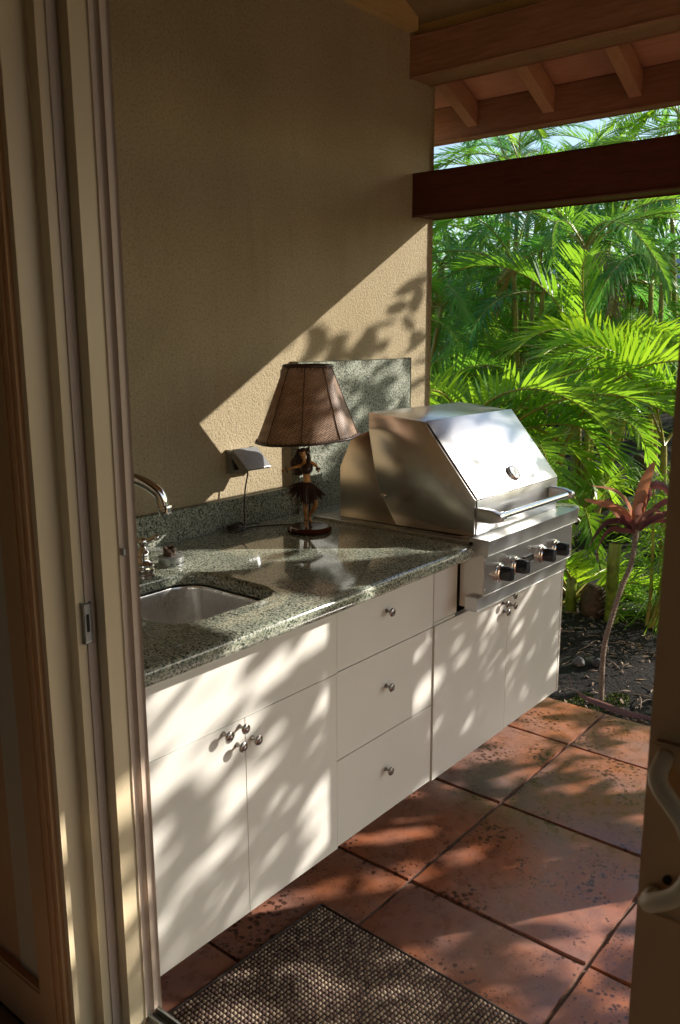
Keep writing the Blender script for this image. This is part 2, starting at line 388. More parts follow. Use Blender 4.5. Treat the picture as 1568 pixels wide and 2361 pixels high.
# patio floor: mortar bed and big terracotta tiles
pf = structure(B((-.75, 1.672, -.4, 3.2, -.10, -.011)), 'patio_floor', M['mortar'])
gx = [-.68, -.174, .332, .834, 1.338, 1.672]; gy = [-.41, .094, .598, 1.103, 1.607, 2.11, 2.62]
for i in range(5):
    for j in range(6):
        rr = random.Random(i*17+j); g = .0068
        x0, x1, y0, y1 = gx[i]+g, gx[i+1]-(0.004 if i == 4 else g), gy[j]+g, gy[j+1]-g
        if i == 0: x0 = -.70
        bm = bmesh.new(); addbox(bm, x0, x1, y0, y1, -.02, 0)
        top = [e for e in bm.edges if all(abs(v.co.z) < 1e-5 for v in e.verts)]
        bmesh.ops.subdivide_edges(bm, edges=top, cuts=9, use_grid_fill=True)
        for v in bm.verts:
            if abs(v.co.z) < 1e-5:
                v.co.z += rr.uniform(-.0006, .0006)
                e = min(abs(v.co.x-x0), abs(v.co.x-x1), abs(-v.co.y-y0), abs(-v.co.y-y1))
                if e < 1e-4: v.co.z -= .003; v.co.x += rr.uniform(-.0018, .0018); v.co.y += rr.uniform(-.0018, .0018)
        bmesh.ops.translate(bm, verts=bm.verts, vec=(0, 0, rr.uniform(-.0012, .0012)))
        o = finish(bm, 'tile', M['terracotta'], pf, smooth=50)
        o.location = (0, 0, 0)

# stucco wall of the porch with the roof trim above
wl = tag(finish(B((-.655, 1.28, -.25, 0, -.1, 2.60), bev=.012, seg=3), 'stucco_wall', M['stucco'], smooth=50),
         'rough tan stucco wall behind the granite counter and stainless grill', 'wall')
# the house wall that holds the door opening: room side and outside
rw = tag(finish(B((-.724, -.658, -3.2, .578, -.1, 3.0)), 'house_wall', M['room_wall']), 'plain brown interior wall left of the sliding door', 'wall')
tag(finish(B((-.724, -.658, 2.9, 5.5, -.1, 3.0)), 'house_wall', M['room_wall']), 'far stretch of house wall right of the sliding doors', 'wall')
tag(finish(B((-.724, -.66, .56, 2.9, 2.45, 3.0)), 'door_header', M['room_wall']), 'wall strip above the sliding door opening', 'wall')
structure(B((-5, -.725, -3.2, 5.5, .10, .259)), 'room_floor_bed', M['mortar'])
rf = structure(B((-5, -4.95, -3.2, 5.5, .259, .260)), 'room_floor', M['room_floor'])
for i in range(7):
    for j in range(9):
        xx = -.728-.5*i; yy = -1.9+.5*j+.13
        finish(B((xx-.496, xx, yy, yy+.496, .2595, .267), bev=.0015, seg=1), 'floor_tile', M['room_floor'], rf)
structure(B((-5, -.725, -3.2, 5.5, 2.75, 2.9)), 'room_ceiling', M['room_wall'])
structure(B((-5.1, -5, -3.2, .9, 0, 2.9), (-5.1, -5, 2.2, 5.5, 0, 2.9), (-5.1, -5, .9, 2.2, 0, 1.2), (-5.1, -5, .9, 2.2, 2.1, 2.9)), 'room_wall_back', M['room_wall'])  # the opening in this unseen wall is added to let daylight into the room
structure(B((-5, -.725, -3.3, -3.2, 0, 2.9)), 'room_wall_left', M['room_wall'])
structure(B((-5, -.725, 5.5, 5.6, 0, 2.9)), 'room_wall_right', M['room_wall'])
tag(finish(B((-.740, -.7245, -3.2, .578, .267, .363), bev=.004), 'baseboard', M['room_wall']), 'low baseboard along the dark interior wall', 'baseboard')

# ------------------------------------------------------------------ porch roof
Y0, Y1 = -.30, 4.6
tag(finish(B((-.6, 1.15, 0.001, Y1, 2.535, 2.60)), 'porch_soffit', M['soffit']), 'flat dark olive ceiling over the porch at the top', 'ceiling')
tag(finish(B((-.6, 1.139, .001, .032, 2.424, 2.534), bev=.003), 'trim_board', M['pale_board']), 'ochre painted board along the top of the stucco wall', 'board')
tag(finish(B((1.172, 1.242, .001, Y1, 2.408, 2.534), bev=.003), 'blocking_board', M['pale_board']), 'olive brown board lying on top of the upper porch beam', 'board')
tag(finish(B((1.143, 1.262, .001, Y1, 2.286, 2.407), bev=.005), 'porch_beam', M['red_beam'], smooth=40), 'red brown painted beam carrying the rafters, above the dark beam', 'beam')
tag(finish(B((1.168, 1.282, .001, Y1, 1.850, 1.984), bev=.005), 'dark_beam', M['dark_beam'], smooth=40), 'dark mahogany beam crossing in front of the palms', 'beam')
tag(finish(B((1.50, 1.548, -.35, Y1, 2.160, 2.272), bev=.004), 'eave_beam', M['red_beam'], smooth=40), 'salmon brown fascia beam at the roof edge over the garden', 'beam')
for k, yy in enumerate([-.30+.0, .012, .312, .612, .912, 1.212, 1.512, 1.812]):
    bm = prism([(1.263, 2.297), (1.499, 2.192), (1.499, 2.268), (1.263, 2.373)], 'y', yy, yy+.042, bev=.002)
    lab = {1: 'short tan rafter touching the end of the stucco wall', 2: 'tan rafter, second out from the stucco wall', 3: 'tan rafter, third out from the stucco wall near the top right', 0: 'tan rafter hidden behind the end of the stucco wall', 4: 'tan rafter, fourth out from the stucco wall at the top right corner', 5: 'tan rafter, fifth out from the stucco wall', 6: 'tan rafter above the porch post', 7: 'tan rafter just beyond the porch post', 8: 'tan rafter, farthest out from the stucco wall'}[k]
    tag(finish(bm, 'rafter', M['rafter']), lab, 'rafter', 'rafters under the porch eave')
rb = thing('roof_boarding', 'salmon painted ceiling boards laid over the rafters', 'ceiling', (1.4, 0, 2.35))
sl_ = (2.272-2.377)/(1.51-1.27)
xb = [1.20, 1.30, 1.39, 1.60]
for a, c2 in zip(xb, xb[1:]):
    za, zc = 2.377+sl_*(a-1.27), 2.377+sl_*(c2-1.27)
    bm = prism([(a+.005, za), (c2-.005, zc), (c2-.005, zc+.006), (a+.005, za+.006)], 'y', Y0-.1, Y1, bev=.0015)
    finish(bm, 'board', M['board'], rb)
bm = prism([(1.20, 2.377+sl_*-.07+.0068), (1.60, 2.377+sl_*.33+.0068), (1.60, 2.377+sl_*.33+.024), (1.20, 2.377+sl_*-.07+.010)], 'y', Y0-.1, Y1)
finish(bm, 'dark_gap_sheet', M['groove'], rb)  # near-black sheet added to put shade into the gaps between the boards
bm = prism([(-.6, 3.22), (1.61, 2.26), (1.61, 2.30), (-.6, 3.26)], 'y', Y0-.1, Y1)
finish(bm, 'roof_deck', M['soffit'], rb)
pz = thing('porch_post', 'square painted post holding up the porch beams', 'post', (1.225, 1.40, 0))
finish(B((1.155, 1.295, 1.33, 1.47, 0.001, 1.849), bev=.005), 'post_shaft', M['red_beam'], pz)
finish(B((1.155, 1.262, 1.33, 1.47, 1.986, 2.285), bev=.004), 'post_head', M['red_beam'], pz)

# ================================================================== SLIDING DOOR FRAME (left jamb, sill) and right panel
dj = thing('door_jamb', 'cream stacked door jamb with recessed tracks on the left', 'door frame', (-.6, .6, .21))
ZT = 2.45
finish(B((-0.6010, -0.5850, 0.5000, 0.7000, 0.2680, ZT), bev=.004, seg=3), 'outer_bead', M['door_trim'], dj, smooth=40)
finish(B((-0.6175, -0.6015, 0.5000, 0.6965, 0.2680, ZT), bev=.005, seg=3), 'screen_rail', M['door_trim'], dj, smooth=40)
finish(B((-0.6189, -0.6176, 0.5000, 0.6900, 0.2680, ZT)), 'groove_strip', M['groove'], dj)
finish(B((-0.6500, -0.6190, 0.5000, 0.7000, 0.2680, ZT), bev=.002), 'outer_stile', M['door_paint'], dj)
finish(B((-0.6850, -0.6505, 0.5000, 0.6770, 0.2680, ZT), bev=.002), 'middle_stile', M['door_paint'], dj)
finish(B((-0.6680, -0.6530, 0.6780, 0.6795, 0.2680, ZT)), 'weather_strip', M['door_trim'], dj)
finish(B((-0.7255, -0.6855, 0.5000, 0.6570, 0.2680, ZT), bev=.002), 'inner_stile', M['door_paint'], dj)
cs = bmesh.new()
for (xa_, y0_, y1_) in ((-.734, .579, .646), (-.739, .580, .638), (-.743, .590, .628), (-.738, .604, .612)):
    addbox(cs, xa_, -.7258, y0_, y1_, .268, ZT, bev=.002)
finish(cs, 'casing', M['room_wall'], dj, smooth=40)
sp = finish(B((-0.6745, -0.6615, 0.6775, 0.6830, 0.9860, 1.0480), bev=.002), 'strike_plate', M['alu'], dj)
finish(B((-0.6705, -0.6655, 0.6831, 0.6836, 1.003, 1.031)), 'slot', M['groove'], sp)
finish(B((-0.6120, -0.6070, 0.7005, 0.7040, 1.115, 1.125), bev=.001), 'latch_tab', M['alu'], dj)
# sill with rails
sl2 = thing('door_sill', 'cream door sill with metal sliding rails at the bottom', 'sill', (-.6, 1, .21))
finish(B((-.724, -.588, .700, 2.9, .10, .285), bev=.003), 'sill_board', M['door_trim'], sl2)
for xr, wd, hh, mt in ((-.5545, .004, .014, 'alu'), (-.5650, .003, .010, 'groove'), (-.5745, .004, .014, 'alu'), (-.612, .005, .012, 'alu'), (-.622, .005, .012, 'groove'), (-.645, .005, .012, 'alu')):
    finish(B((xr-.037-wd/2, xr-.037+wd/2, .702, 2.9, .2852, .285+hh), bev=.0008, seg=1), 'rail', M[mt], sl2)
# right-hand sliding door
rd = thing('sliding_door', 'brown sliding door stile with pull handle at the right edge', 'door', (-.57, 1.6, .25))
finish(B((-0.6290, -0.5850, 1.5190, 1.6070, 0.3000, 2.4400), bev=.003), 'stile', M['room_wall'], rd)
finish(B((-0.6290, -0.5850, 1.6075, 2.4640, 0.3000, 0.3600), bev=.003), 'bottom_rail', M['room_wall'], rd)
finish(B((-0.6290, -0.5850, 1.6075, 2.4640, 2.3400, 2.4400), bev=.003), 'top_rail', M['room_wall'], rd)
finish(B((-0.6100, -0.6040, 1.6075, 2.4640, 0.3605, 2.3395)), 'pane', M['glass'], rd)
finish(B((-0.6360, -0.6295, 1.5260, 1.5660, 0.9050, 1.0750), bev=.003), 'handle_plate', M['room_wall'], rd)
hd = tube(spline([V(-.636, 1.534, 1.065), V(-.665, 1.538, 1.053), V(-.677, 1.567, 1.028), V(-.679, 1.577, 0.995), V(-.677, 1.567, 0.962), V(-.665, 1.538, 0.933), V(-.636, 1.534, 0.925)], 5), .0085, 10, blender=True)
finish(hd, 'handle', M['door_paint'], rd, smooth=True)
finish(lathe([(0, 0), (.004, 0), (.004, .004), (0, .004)], (-.6365, 1.545, .945), (-1, 0, 0), 12), 'screw', M['groove'], rd)
finish(B((-0.5845, -0.5770, 1.5185, 1.5250, 0.9700, 0.9850), bev=.002), 'lock_lever', M['groove'], rd)
sw = thing('light_switch', 'dim brown light switch plate on the interior wall', 'switch', (-.668, .45, 1.14))
finish(B((-.730, -.7245, .455, .532, 1.075, 1.192), bev=.002), 'plate', M['door_trim'], sw)
finish(B((-.7325, -.7301, .482, .506, 1.10, 1.167), bev=.001), 'rocker', M['room_wall'], sw)

# ================================================================== CABINET
cb = thing('kitchen_cabinet', 'cream outdoor kitchen cabinet with flat doors and drawers', 'cabinet', (.3, .3, .0))
YF = .62; FT = .018
finish(B((-.583, -.43, .03, YF-FT-.003, .27, .868)), 'carcass', M['cabinet_dark'], cb)
finish(B((-.429, -.076, .03, YF-FT-.003, .27, .685)), 'carcass', M['cabinet_dark'], cb)
finish(B((-.075, .512, .03, YF-FT-.003, .27, .868)), 'carcass', M['cabinet_dark'], cb)
finish(B((.512, 1.160, .03, YF-FT-.003, .27, .70)), 'carcass', M['cabinet_dark'], cb)
finish(B((1.02, 1.160, .12, YF-FT-.003, .7005, .868)), 'carcass', M['cabinet'], cb)
finish(B((-.545, 1.12, .04, .30, .001, .269)), 'plinth', M['cabinet_dark'], cb)
def front(name, x0, x1, z0, z1, yy=YF):
    return finish(B((x0, x1, yy-FT, yy, z0, z1), bev=.0007, seg=2), name, M['cabinet'], cb)
gp = .0004
fs = front('false_front', -.584, -gp, .7064, .8675)
d1 = front('door', -.584, -.2867-gp, .272, .7052-gp)
d2 = front('door', -.2867+gp, -.0015, .272, .7052-gp)
dr = []
for z0, z1 in ((.7052, .8675), (.490, .7052), (.272, .490)):
    dr.append(front('drawer', .0025, .3935, z0+.0012, z1-.0012, YF-.004))
front('filler_panel', .3965, .508, .716, .8675, YF-.004)
front('filler_panel', .3965, .4995, .7075, .7145, YF-.004)
d3 = front('door', .3975, .7927-gp, .272, .7065)
d4 = front('door', .7927+gp, 1.158, .272, .7065, YF-.002)
finish(B((1.045, 1.158, YF-FT-.004, YF-.004, .708, .868), bev=.0012), 'filler_panel', M['cabinet'], cb)
finish(B((1.1605, 1.172, .03, YF-.002, .27, .868), bev=.001), 'side_panel', M['cabinet'], cb)
finish(B((-.545, .505, .60, .616, .8685, .8745)), 'top_rail', M['cabinet_dark'], cb)
def knob(x, z, par, yy=YF, s=1.0):
    bm = lathe([(0, 0), (.0055, 0), (.0052, .002), (.0030, .006), (.0028, .011), (.005, .014), (.0098, .0158), (.0109, .018), (.0100, .0202), (.0082, .0209), (.0075, .0202), (.005, .0215), (0, .0222)], (x, yy+.0002, z), (0, 1, 0), 20)
    return finish(bm, 'knob', M['nickel'], par, smooth=50)
for (x, z, p) in ((-.345, .6925, d1), (-.310, .6565, d1), (-.302, .692, d2), (-.268, .655, d2)): knob(x, z, p)
for (z, p) in ((.802, dr[0]), (.612, dr[1]), (.392, dr[2])): knob(.190, z, p, YF-.004)
for (x, z, p) in ((.757, .680, d3), (.764, .653, d3), (.803, .695, d4), (.806, .663, d4)): knob(x, z, p, YF)

# ================================================================== COUNTERTOP
ct = thing('granite_countertop', 'polished green speckled granite counter with sink cutout', 'countertop', (0, .35, .87))
ZC, ZB = .91, .875
def slab(outer, holes, z0, z1, par, name, mat, bev=.012):
    bm = bmesh.new(); loops = []
    for lp in [outer]+holes:
        vs = [bm.verts.new(V(x, y, z1)) for x, y in lp]
        loops.append([bm.edges.new((vs[i], vs[(i+1) % len(vs)])) for i in range(len(vs))])
    bmesh.ops.triangle_fill(bm, edges=[e for l in loops for e in l], use_beauty=True)
    tops = list(bm.faces)
    ext = bmesh.ops.extrude_face_region(bm, geom=tops)
    nv = [g for g in ext['geom'] if isinstance(g, bmesh.types.BMVert)]
    bmesh.ops.translate(bm, verts=nv, vec=(0, 0, z0-z1))
    if bev:
        es = [e for e in bm.edges if abs(e.verts[0].co.z-e.verts[1].co.z) < 1e-6 and len(e.link_faces) == 2 and abs(e.link_faces[0].normal.z-e.link_faces[1].normal.z) > .5 or False]
        bm.normal_update()
        es = [e for e in bm.edges if abs(e.verts[0].co.z-e.verts[1].co.z) < 1e-6 and len(e.link_faces) == 2 and (abs(e.link_faces[0].normal.z) > .5) != (abs(e.link_faces[1].normal.z) > .5)]
        bmesh.ops.bevel(bm, geom=es, offset=bev, segments=4, affect='EDGES', profile=.5)
    return finish(bm, name, mat, par, smooth=40)
SK = rrect(-.395, -.108, .262, .556, .062, 8)
outer = [(-.5845, .022), (1.195, .022), (1.195, .640), (1.185, .655), (1.170, .66), (1.052, .66), (1.052, .118), (.540, .118), (.528, .640)]
for k in range(5):
    q = radians(90*k/4); outer.append((.495+.030*cos(q), .645+.030*sin(q)))
outer += [(.20, .680), (-.05, .685), (-.5845, .685)]
slab(outer, [SK[::-1]], ZB, ZC, ct, 'top_slab', M['granite'])
finish(B((-.584, .534, .001, .021, .880, .992), bev=.002), 'backsplash', M['granite_honed'], ct)
finish(B((.535, 1.128, .001, .030, .880, 1.368), bev=.002), 'back_panel', M['granite_honed'], ct)
# sink bowl
sk = thing('bar_sink', 'small undermount stainless sink sunk in the granite', 'sink', (-.25, .41, .70))
bm = bmesh.new(); rings = []
def scl(pts, k, cx=-.2515, cy=.409): return [(cx+(x-cx)*k, cy+(y-cy)*k) for x, y in pts]
for k, z in ((1.005, .8748), (.999, .873), (.997, .866), (.985, .80), (.97, .735), (.93, .712), (.80, .700), (.3, .696), (.12, .693)):
    rings.append([bm.verts.new(V(x, y, z)) for x, y in scl(SK, k)])
for a, b2 in zip(rings, rings[1:]):
    for k in range(len(a)): bm.faces.new((a[k], a[(k+1) % len(a)], b2[(k+1) % len(a)], b2[k]))
bm.faces.new(rings[-1])
finish(bm, 'bowl', M['sink_steel'], sk, smooth=60)
finish(lathe([(0, .0), (.030, 0), (.036, .002), (.038, .004), (.030, .003), (0, .002)], (-.2515, .409, .6965), n=24), 'drain', M['chrome'], sk, smooth=True)
# faucet: spout and separate lever valve
fc = thing('faucet', 'chrome gooseneck faucet spout arching over the sink', 'faucet', (-.46, .16, .91))
sp_ = spline([V(-.43, .14, .912), V(-.43, .14, 1.03), V(-.415, .157, 1.10), V(-.350, .225, 1.142), V(-.290, .295, 1.152), V(-.250, .333, 1.122), V(-.240, .342, 1.086)], 8)
finish(tube(sp_, [.0125]*20+[.0125-.0000*i for i in range(len(sp_)-20)], 16, blender=True), 'spout', M['chrome'], fc, smooth=True)
finish(lathe([(0, 0), (.0125, 0), (.0165, .002), (.0168, .006), (.0150, .008), (.0150, .019), (.0135, .021), (.0, .021)], (-.2395, .3425, 1.092), (.12, .12, -1), 24), 'aerator', M['chrome'], fc, smooth=40)
finish(lathe([(.032, 0), (.032, .004), (.026, .008), (.022, .02), (.016, .03), (.0125, .035)], (-.43, .14, .911), n=24), 'spout_base', M['chrome'], fc, smooth=40)
fv = thing('faucet_valve', 'chrome lever valve with ribbed base beside the sink', 'faucet', (-.232, .222, .91))
finish(lathe([(.0275, 0), (.0275, .006), (.025, .0075), (.025, .011), (.0262, .0125), (.0262, .018), (.023, .020), (.0225, .023), (.0245, .025), (.0245, .030), (.020, .034), (.017, .042), (.018, .050), (.0165, .058), (.010, .064), (.0075, .070), (.010, .074), (.0125, .080), (.0105, .087), (.005, .091), (0, .0915)], (-.218, .232, .9105), n=28), 'valve_body', M['chrome'], fv, smooth=40)
finish(tube([(-.218, .232, .990), (-.212, .239, .992), (-.205, .247, .996), (-.198, .255, 1.000), (-.193, .261, 1.002)], [.004, .0045, .0062, .0075, .0068], 12), 'lever', M['chrome'], fv, smooth=True)
ag = thing('air_gap_cap', 'small round metal cap with a rusty stub on the counter', 'cap', (-.116, .205, .91))
finish(lathe([(0, .0), (.030, 0), (.031, .003), (.029, .005), (.029, .008), (.0305, .010), (.0305, .022), (.027, .0235), (.010, .024), (0, .024)], (-.116, .205, .9102), n=28), 'cap_ring', M['alu'], ag, smooth=40)
bm = lathe([(0, 0), (.016, 0), (.014, .006), (.0155, .016), (.012, .020), (.010, .012), (0, .010)], (-.118, .203, .934), n=12)
for v in bm.verts: v.co += Vector((R_.uniform(-.0025, .0025), R_.uniform(-.0025, .0025), R_.uniform(-.002, .002)))
finish(bm, 'rusty_stub', M['husk'], ag)
for k in range(5):
    a = -2.2+k*.5
    finish(B((-.116+.0285*cos(a)-.004, -.116+.0285*cos(a)+.004, .205-.0285*sin(a)-.004, .205-.0285*sin(a)+.004, .917, .9185)), 'vent_slot', M['groove'], ag)

# ================================================================== OUTLET + CORD
ob = thing('outlet_box', 'grey weatherproof outlet with its cover flipped open on stucco', 'outlet', (.315, 0, 1.10))
finish(B((.262, .358, .0005, .020, 1.066, 1.130), bev=.002), 'box', M['outlet'], ob)
finish(B((.274, .346, .0202, .0212, 1.074, 1.122)), 'socket_face', M['groove'], ob)
bm = bmesh.new()
A_ = (.0205, 1.128); B__ = (.078, 1.076)
prism([A_, B__, (B__[0]+.006, B__[1]+.006), (A_[0]+.006, A_[1]+.006)], 'x', .262, .358, bev=.0012, bm=bm)
prism([A_, B__, (B__[0]-.012, B__[1]-.008), (.0205, 1.112)], 'x', .262, .265, bm=bm)
finish(bm, 'cover', M['outlet'], ob)
finish(B((.285, .318, .0212, .048, 1.082, 1.108), bev=.003), 'plug', M['rubber'], ob)
cdp = spline([V(.300, .045, 1.085), V(.299, .047, 1.06), V(.290, .045, 1.02), V(.286, .043, .97), V(.280, .050, .925), V(.262, .062, .914), V(.300, .075, .9135), V(.340, .10, .9135), V(.375, .13, .9135), V(.385, .17, .9135), V(.375, .205, .9145)], 7)
bm = tube(cdp, .0022, 8, blender=True)
rq = random.Random(3)
for k in range(4):
    lp = [V(.235+.028*cos(q)+rq.uniform(-.004, .004), .062+.020*sin(q)+rq.uniform(-.004, .004), .9135+.004*k+.004*sin(q*2+k)) for q in [2*pi*i/10 for i in range(11)]]
    tube(spline(lp, 4), .0021, 6, bm, blender=True)
tube(spline([V(.235, .05, .925), V(.262, .058, .918), V(.30, .06, .921), V(.325, .064, .916)], 5), .0021, 6, bm, blender=True)
tag(finish(bm, 'lamp_cord', M['cord'], smooth=True), 'thin brown cord running from outlet to the hula lamp, coiled once', 'cord')
finish_tie = None

# ================================================================== GRILL
gr = thing('gas_grill', 'stainless steel built-in gas grill with closed angular hood', 'grill', (.77, .4, .70))
XL, XR = .532, 1.020
zo = .918
prof = [(.190, zo+.002), (.190, 1.068), (.232, 1.153), (.298, 1.182), (.350, 1.10), (.420, zo+.002)]
bm = prism(prof, 'x', XL+.006, XR-.006, bev=.0015)
finish(bm, 'back_housing', M['steel_heat'], gr, smooth=40)
hp = [(.300, 1.234), (.300, 1.182), (.318, 1.090), (.341, 1.010), (.398, zo+.004), (.650, zo+.006), (.650, 1.0225), (.487, 1.217)]
bm = prism(hp, 'x', XL, XR, bev=.0018)
hood = finish(bm, 'hood', M['steel'], gr, smooth=40)
sd = Vector((.163, .1945)).normalized()   # slope direction helper (towards front, down)
# front skin of hood with edge trims
bm = bmesh.new()
prism([(.6515, 1.0195), (.6515, zo+.008), (.6535, zo+.008), (.6535, 1.0205)], 'x', XL+.007, XR-.007, bm=bm, bev=.0006)
prism([(.4885, 1.2195), (.6530, 1.0235), (.6545, 1.0245), (.490, 1.2205)], 'x', XL+.007, XR-.007, bm=bm, bev=.0005)
finish(bm, 'hood_face', M['steel_front'], gr, smooth=40)
# thermometer on the slope
nrm = Vector((0, .1945, .163)).normalized(); gc = (.778, .6175+nrm.y*.004, 1.0655+nrm.z*.006)
gx_, gy_, gz_ = .780, .6245, 1.0590
gg = finish(lathe([(0, 0), (.0225, 0), (.0235, .002), (.0235, .008), (.0215, .011), (.0195, .0115), (.0185, .0095), (0, .0095)], (gx_, gy_, gz_), (0, nrm.y, nrm.z), 32), 'thermometer', M['chrome'], gr, smooth=40)
finish(lathe([(0, 0), (.0182, 0), (.0182, .0004), (0, .0004)], (gx_, gy_+nrm.y*.0097, gz_+nrm.z*.0097), (0, nrm.y, nrm.z), 28), 'dial', M['dial'], gg)
bm = bmesh.new(); cz_ = V(gx_, gy_+nrm.y*.0103, gz_+nrm.z*.0103); ax1 = Vector((1, 0, 0)); ax2 = V(0, -nrm.z, nrm.y); ax2 = Vector((0, nrm.z, nrm.y))
def quad(bm, p, a, l, w_, ):
    d = cos(a)*ax1+sin(a)*ax2; s_ = -sin(a)*ax1+cos(a)*ax2
    vs = [bm.verts.new(p+d*i*l/2+s_*j*w_/2) for i, j in ((-1, -1), (1, -1), (1, 1), (-1, 1))]; bm.faces.new(vs)
quad(bm, cz_, radians(60), .022, .0022)
quad(bm, cz_+ax1*.003, radians(115), .012, .0014)
for k in range(11):
    a = radians(-40+26*k); quad(bm, cz_+(cos(a)*ax1+sin(a)*ax2)*.0148, a, .004, .001)
finish(bm, 'dial_marks', M['ink'], gg, recalc=False)
# handle
bm = tube([(.555, .716, .984), (.960, .716, .984)], .0085, 20)
hb = finish(bm, 'handle', M['chrome'], gr, smooth=40)
for xs_ in (.538, .962):
    s1 = 1 if xs_ < .7 else -1
    prof_ = [(.6545, .966), (.6545, 1.003), (.700, 1.001), (.728, .993), (.731, .985), (.728, .974), (.700, .966)]
    finish(prism(prof_, 'x', xs_-.010, xs_+.012, bev=.003), 'handle_bracket', M['steel_front'], hb, smooth=50)
finish(lathe([(.0085, 0), (.0112, 0), (.0112, .014), (.0085, .014)], (.553, .716, .984), (1, 0, 0), 20), 'collar', M['chrome'], hb, smooth=40)
finish(lathe([(0, 0), (.0055, 0), (.0055, .002), (.003, .0045), (0, .0045)], (XL, .352, 1.000), (-1, 0, 0), 12), 'hinge_bolt', M['chrome'], gr, smooth=40)
# flange around the cut-out
bm = bmesh.new()
addbox(bm, .500, .5315, .118, .664, .9112, .918, bev=.0012); addbox(bm, 1.0205, 1.056, .118, .655, .9112, .918, bev=.0012); addbox(bm, .5320, 1.0200, .118, .189, .9112, .918, bev=.0012)
addbox(bm, .5320, 1.0200, .1895, .655, .9052, .9185)
finish(bm, 'flange', M['steel'], gr)
# burner box below
finish(B((.560, 1.012, .20, .622, .715, .9045)), 'burner_box', M['steel'], gr)
finish(B((.5145, 1.030, .6225, .656, .735, .9240), bev=.001), 'control_box', M['steel'], gr)
finish(B((.500, 1.046, .6565, .710, .887, .9265), bev=.0022), 'shelf_lip', M['steel_front'], gr, smooth=40)
for a_, b_ in ((.503, .5145), (1.034, 1.041)): finish(B((a_, b_, .640, .6945, .7745, .8862), bev=.001), 'side_cheek', M['steel'], gr)
cp = finish(B((.506, 1.040, .6565, .697, .7755, .8795), bev=.001), 'control_panel', M['steel_front'], gr)
finish(B((.486, 1.020, .6565, .690, .738, .7735), bev=.0018), 'drip_tray', M['steel_front'], gr, smooth=40)
for x, z in ((.512, .869), (.512, .793), (1.031, .870), (1.031, .797)):
    finish(lathe([(0, 0), (.0032, 0), (.0032, .0012), (0, .0018)], (x, .6971, z), (0, 1, 0), 10), 'screw', M['chrome'], cp, smooth=True)
def gknob(x, z):
    b_ = finish(lathe([(0, 0), (.0255, 0), (.0262, .002), (.0255, .006), (.0225, .007), (.0222, .012), (.020, .014), (0, .014)], (x, .6972, z), (0, 1, 0), 32), 'control_knob', M['chrome'], gr, smooth=40)
    bm = lathe([(0, .0141), (.0195, .0141), (.0200, .018), (.0188, .040), (.0172, .043), (0, .0435)], (x, .6972, z), (0, 1, 0), 32)
    for v in bm.verts:      # flatten the two flanks into a grip
        if -v.co.y > .6972+.022: 
            dx = v.co.x-x
            lim = .0105
            if abs(dx) > lim: v.co.x = x+lim*(1 if dx > 0 else -1)
    finish(bm, 'grip', M['black_plastic'], b_, smooth=40)
for x in (.582, .672, .833, .921): gknob(x, .826)
for x, z in ((.640, .850),):
    finish(lathe([(0, 0), (.006, 0), (.006, .004), (.004, .005), (.004, .016), (.0055, .017), (.0055, .021), (0, .022)], (x, .6972, z), (0, 1, 0), 16), 'igniter_button', M['chrome'], gr, smooth=40)
nb = finish(B((.722, .780, .6972, .7010, .818, .838), bev=.0008), 'nameplate', M['black_plastic'], gr)
bm = bmesh.new()
for k in range(7):   # illegible maker's lettering: plain raised strokes inside a silver border
    x = .729+k*.0067; addbox(bm, x, x+.0014, .7011, .7015, .823, .833)
    if k % 2 == 0: addbox(bm, x+.0015, x+.0040, .7011, .7015, .8315, .833)
addbox(bm, .723, .779, .7011, .7015, .8185, .8192); addbox(bm, .723, .779, .7011, .7015, .8368, .8375)
finish(bm, 'lettering', M['print_grey'], nb)

# ================================================================== HULA LAMP
LX, LY, LZ = .360, .225, .9102
lp = thing('table_lamp', 'hula dancer table lamp with woven brown shade on the counter', 'lamp', (LX, LY, LZ))
finish(lathe([(0, 0), (.056, 0), (.0615, .003), (.0625, .008), (.058, .0145), (.053, .0165), (.0515, .0165), (0, .0168)], (LX, LY, LZ), n=48), 'lamp_base', M['lamp_base'], lp, smooth=40)
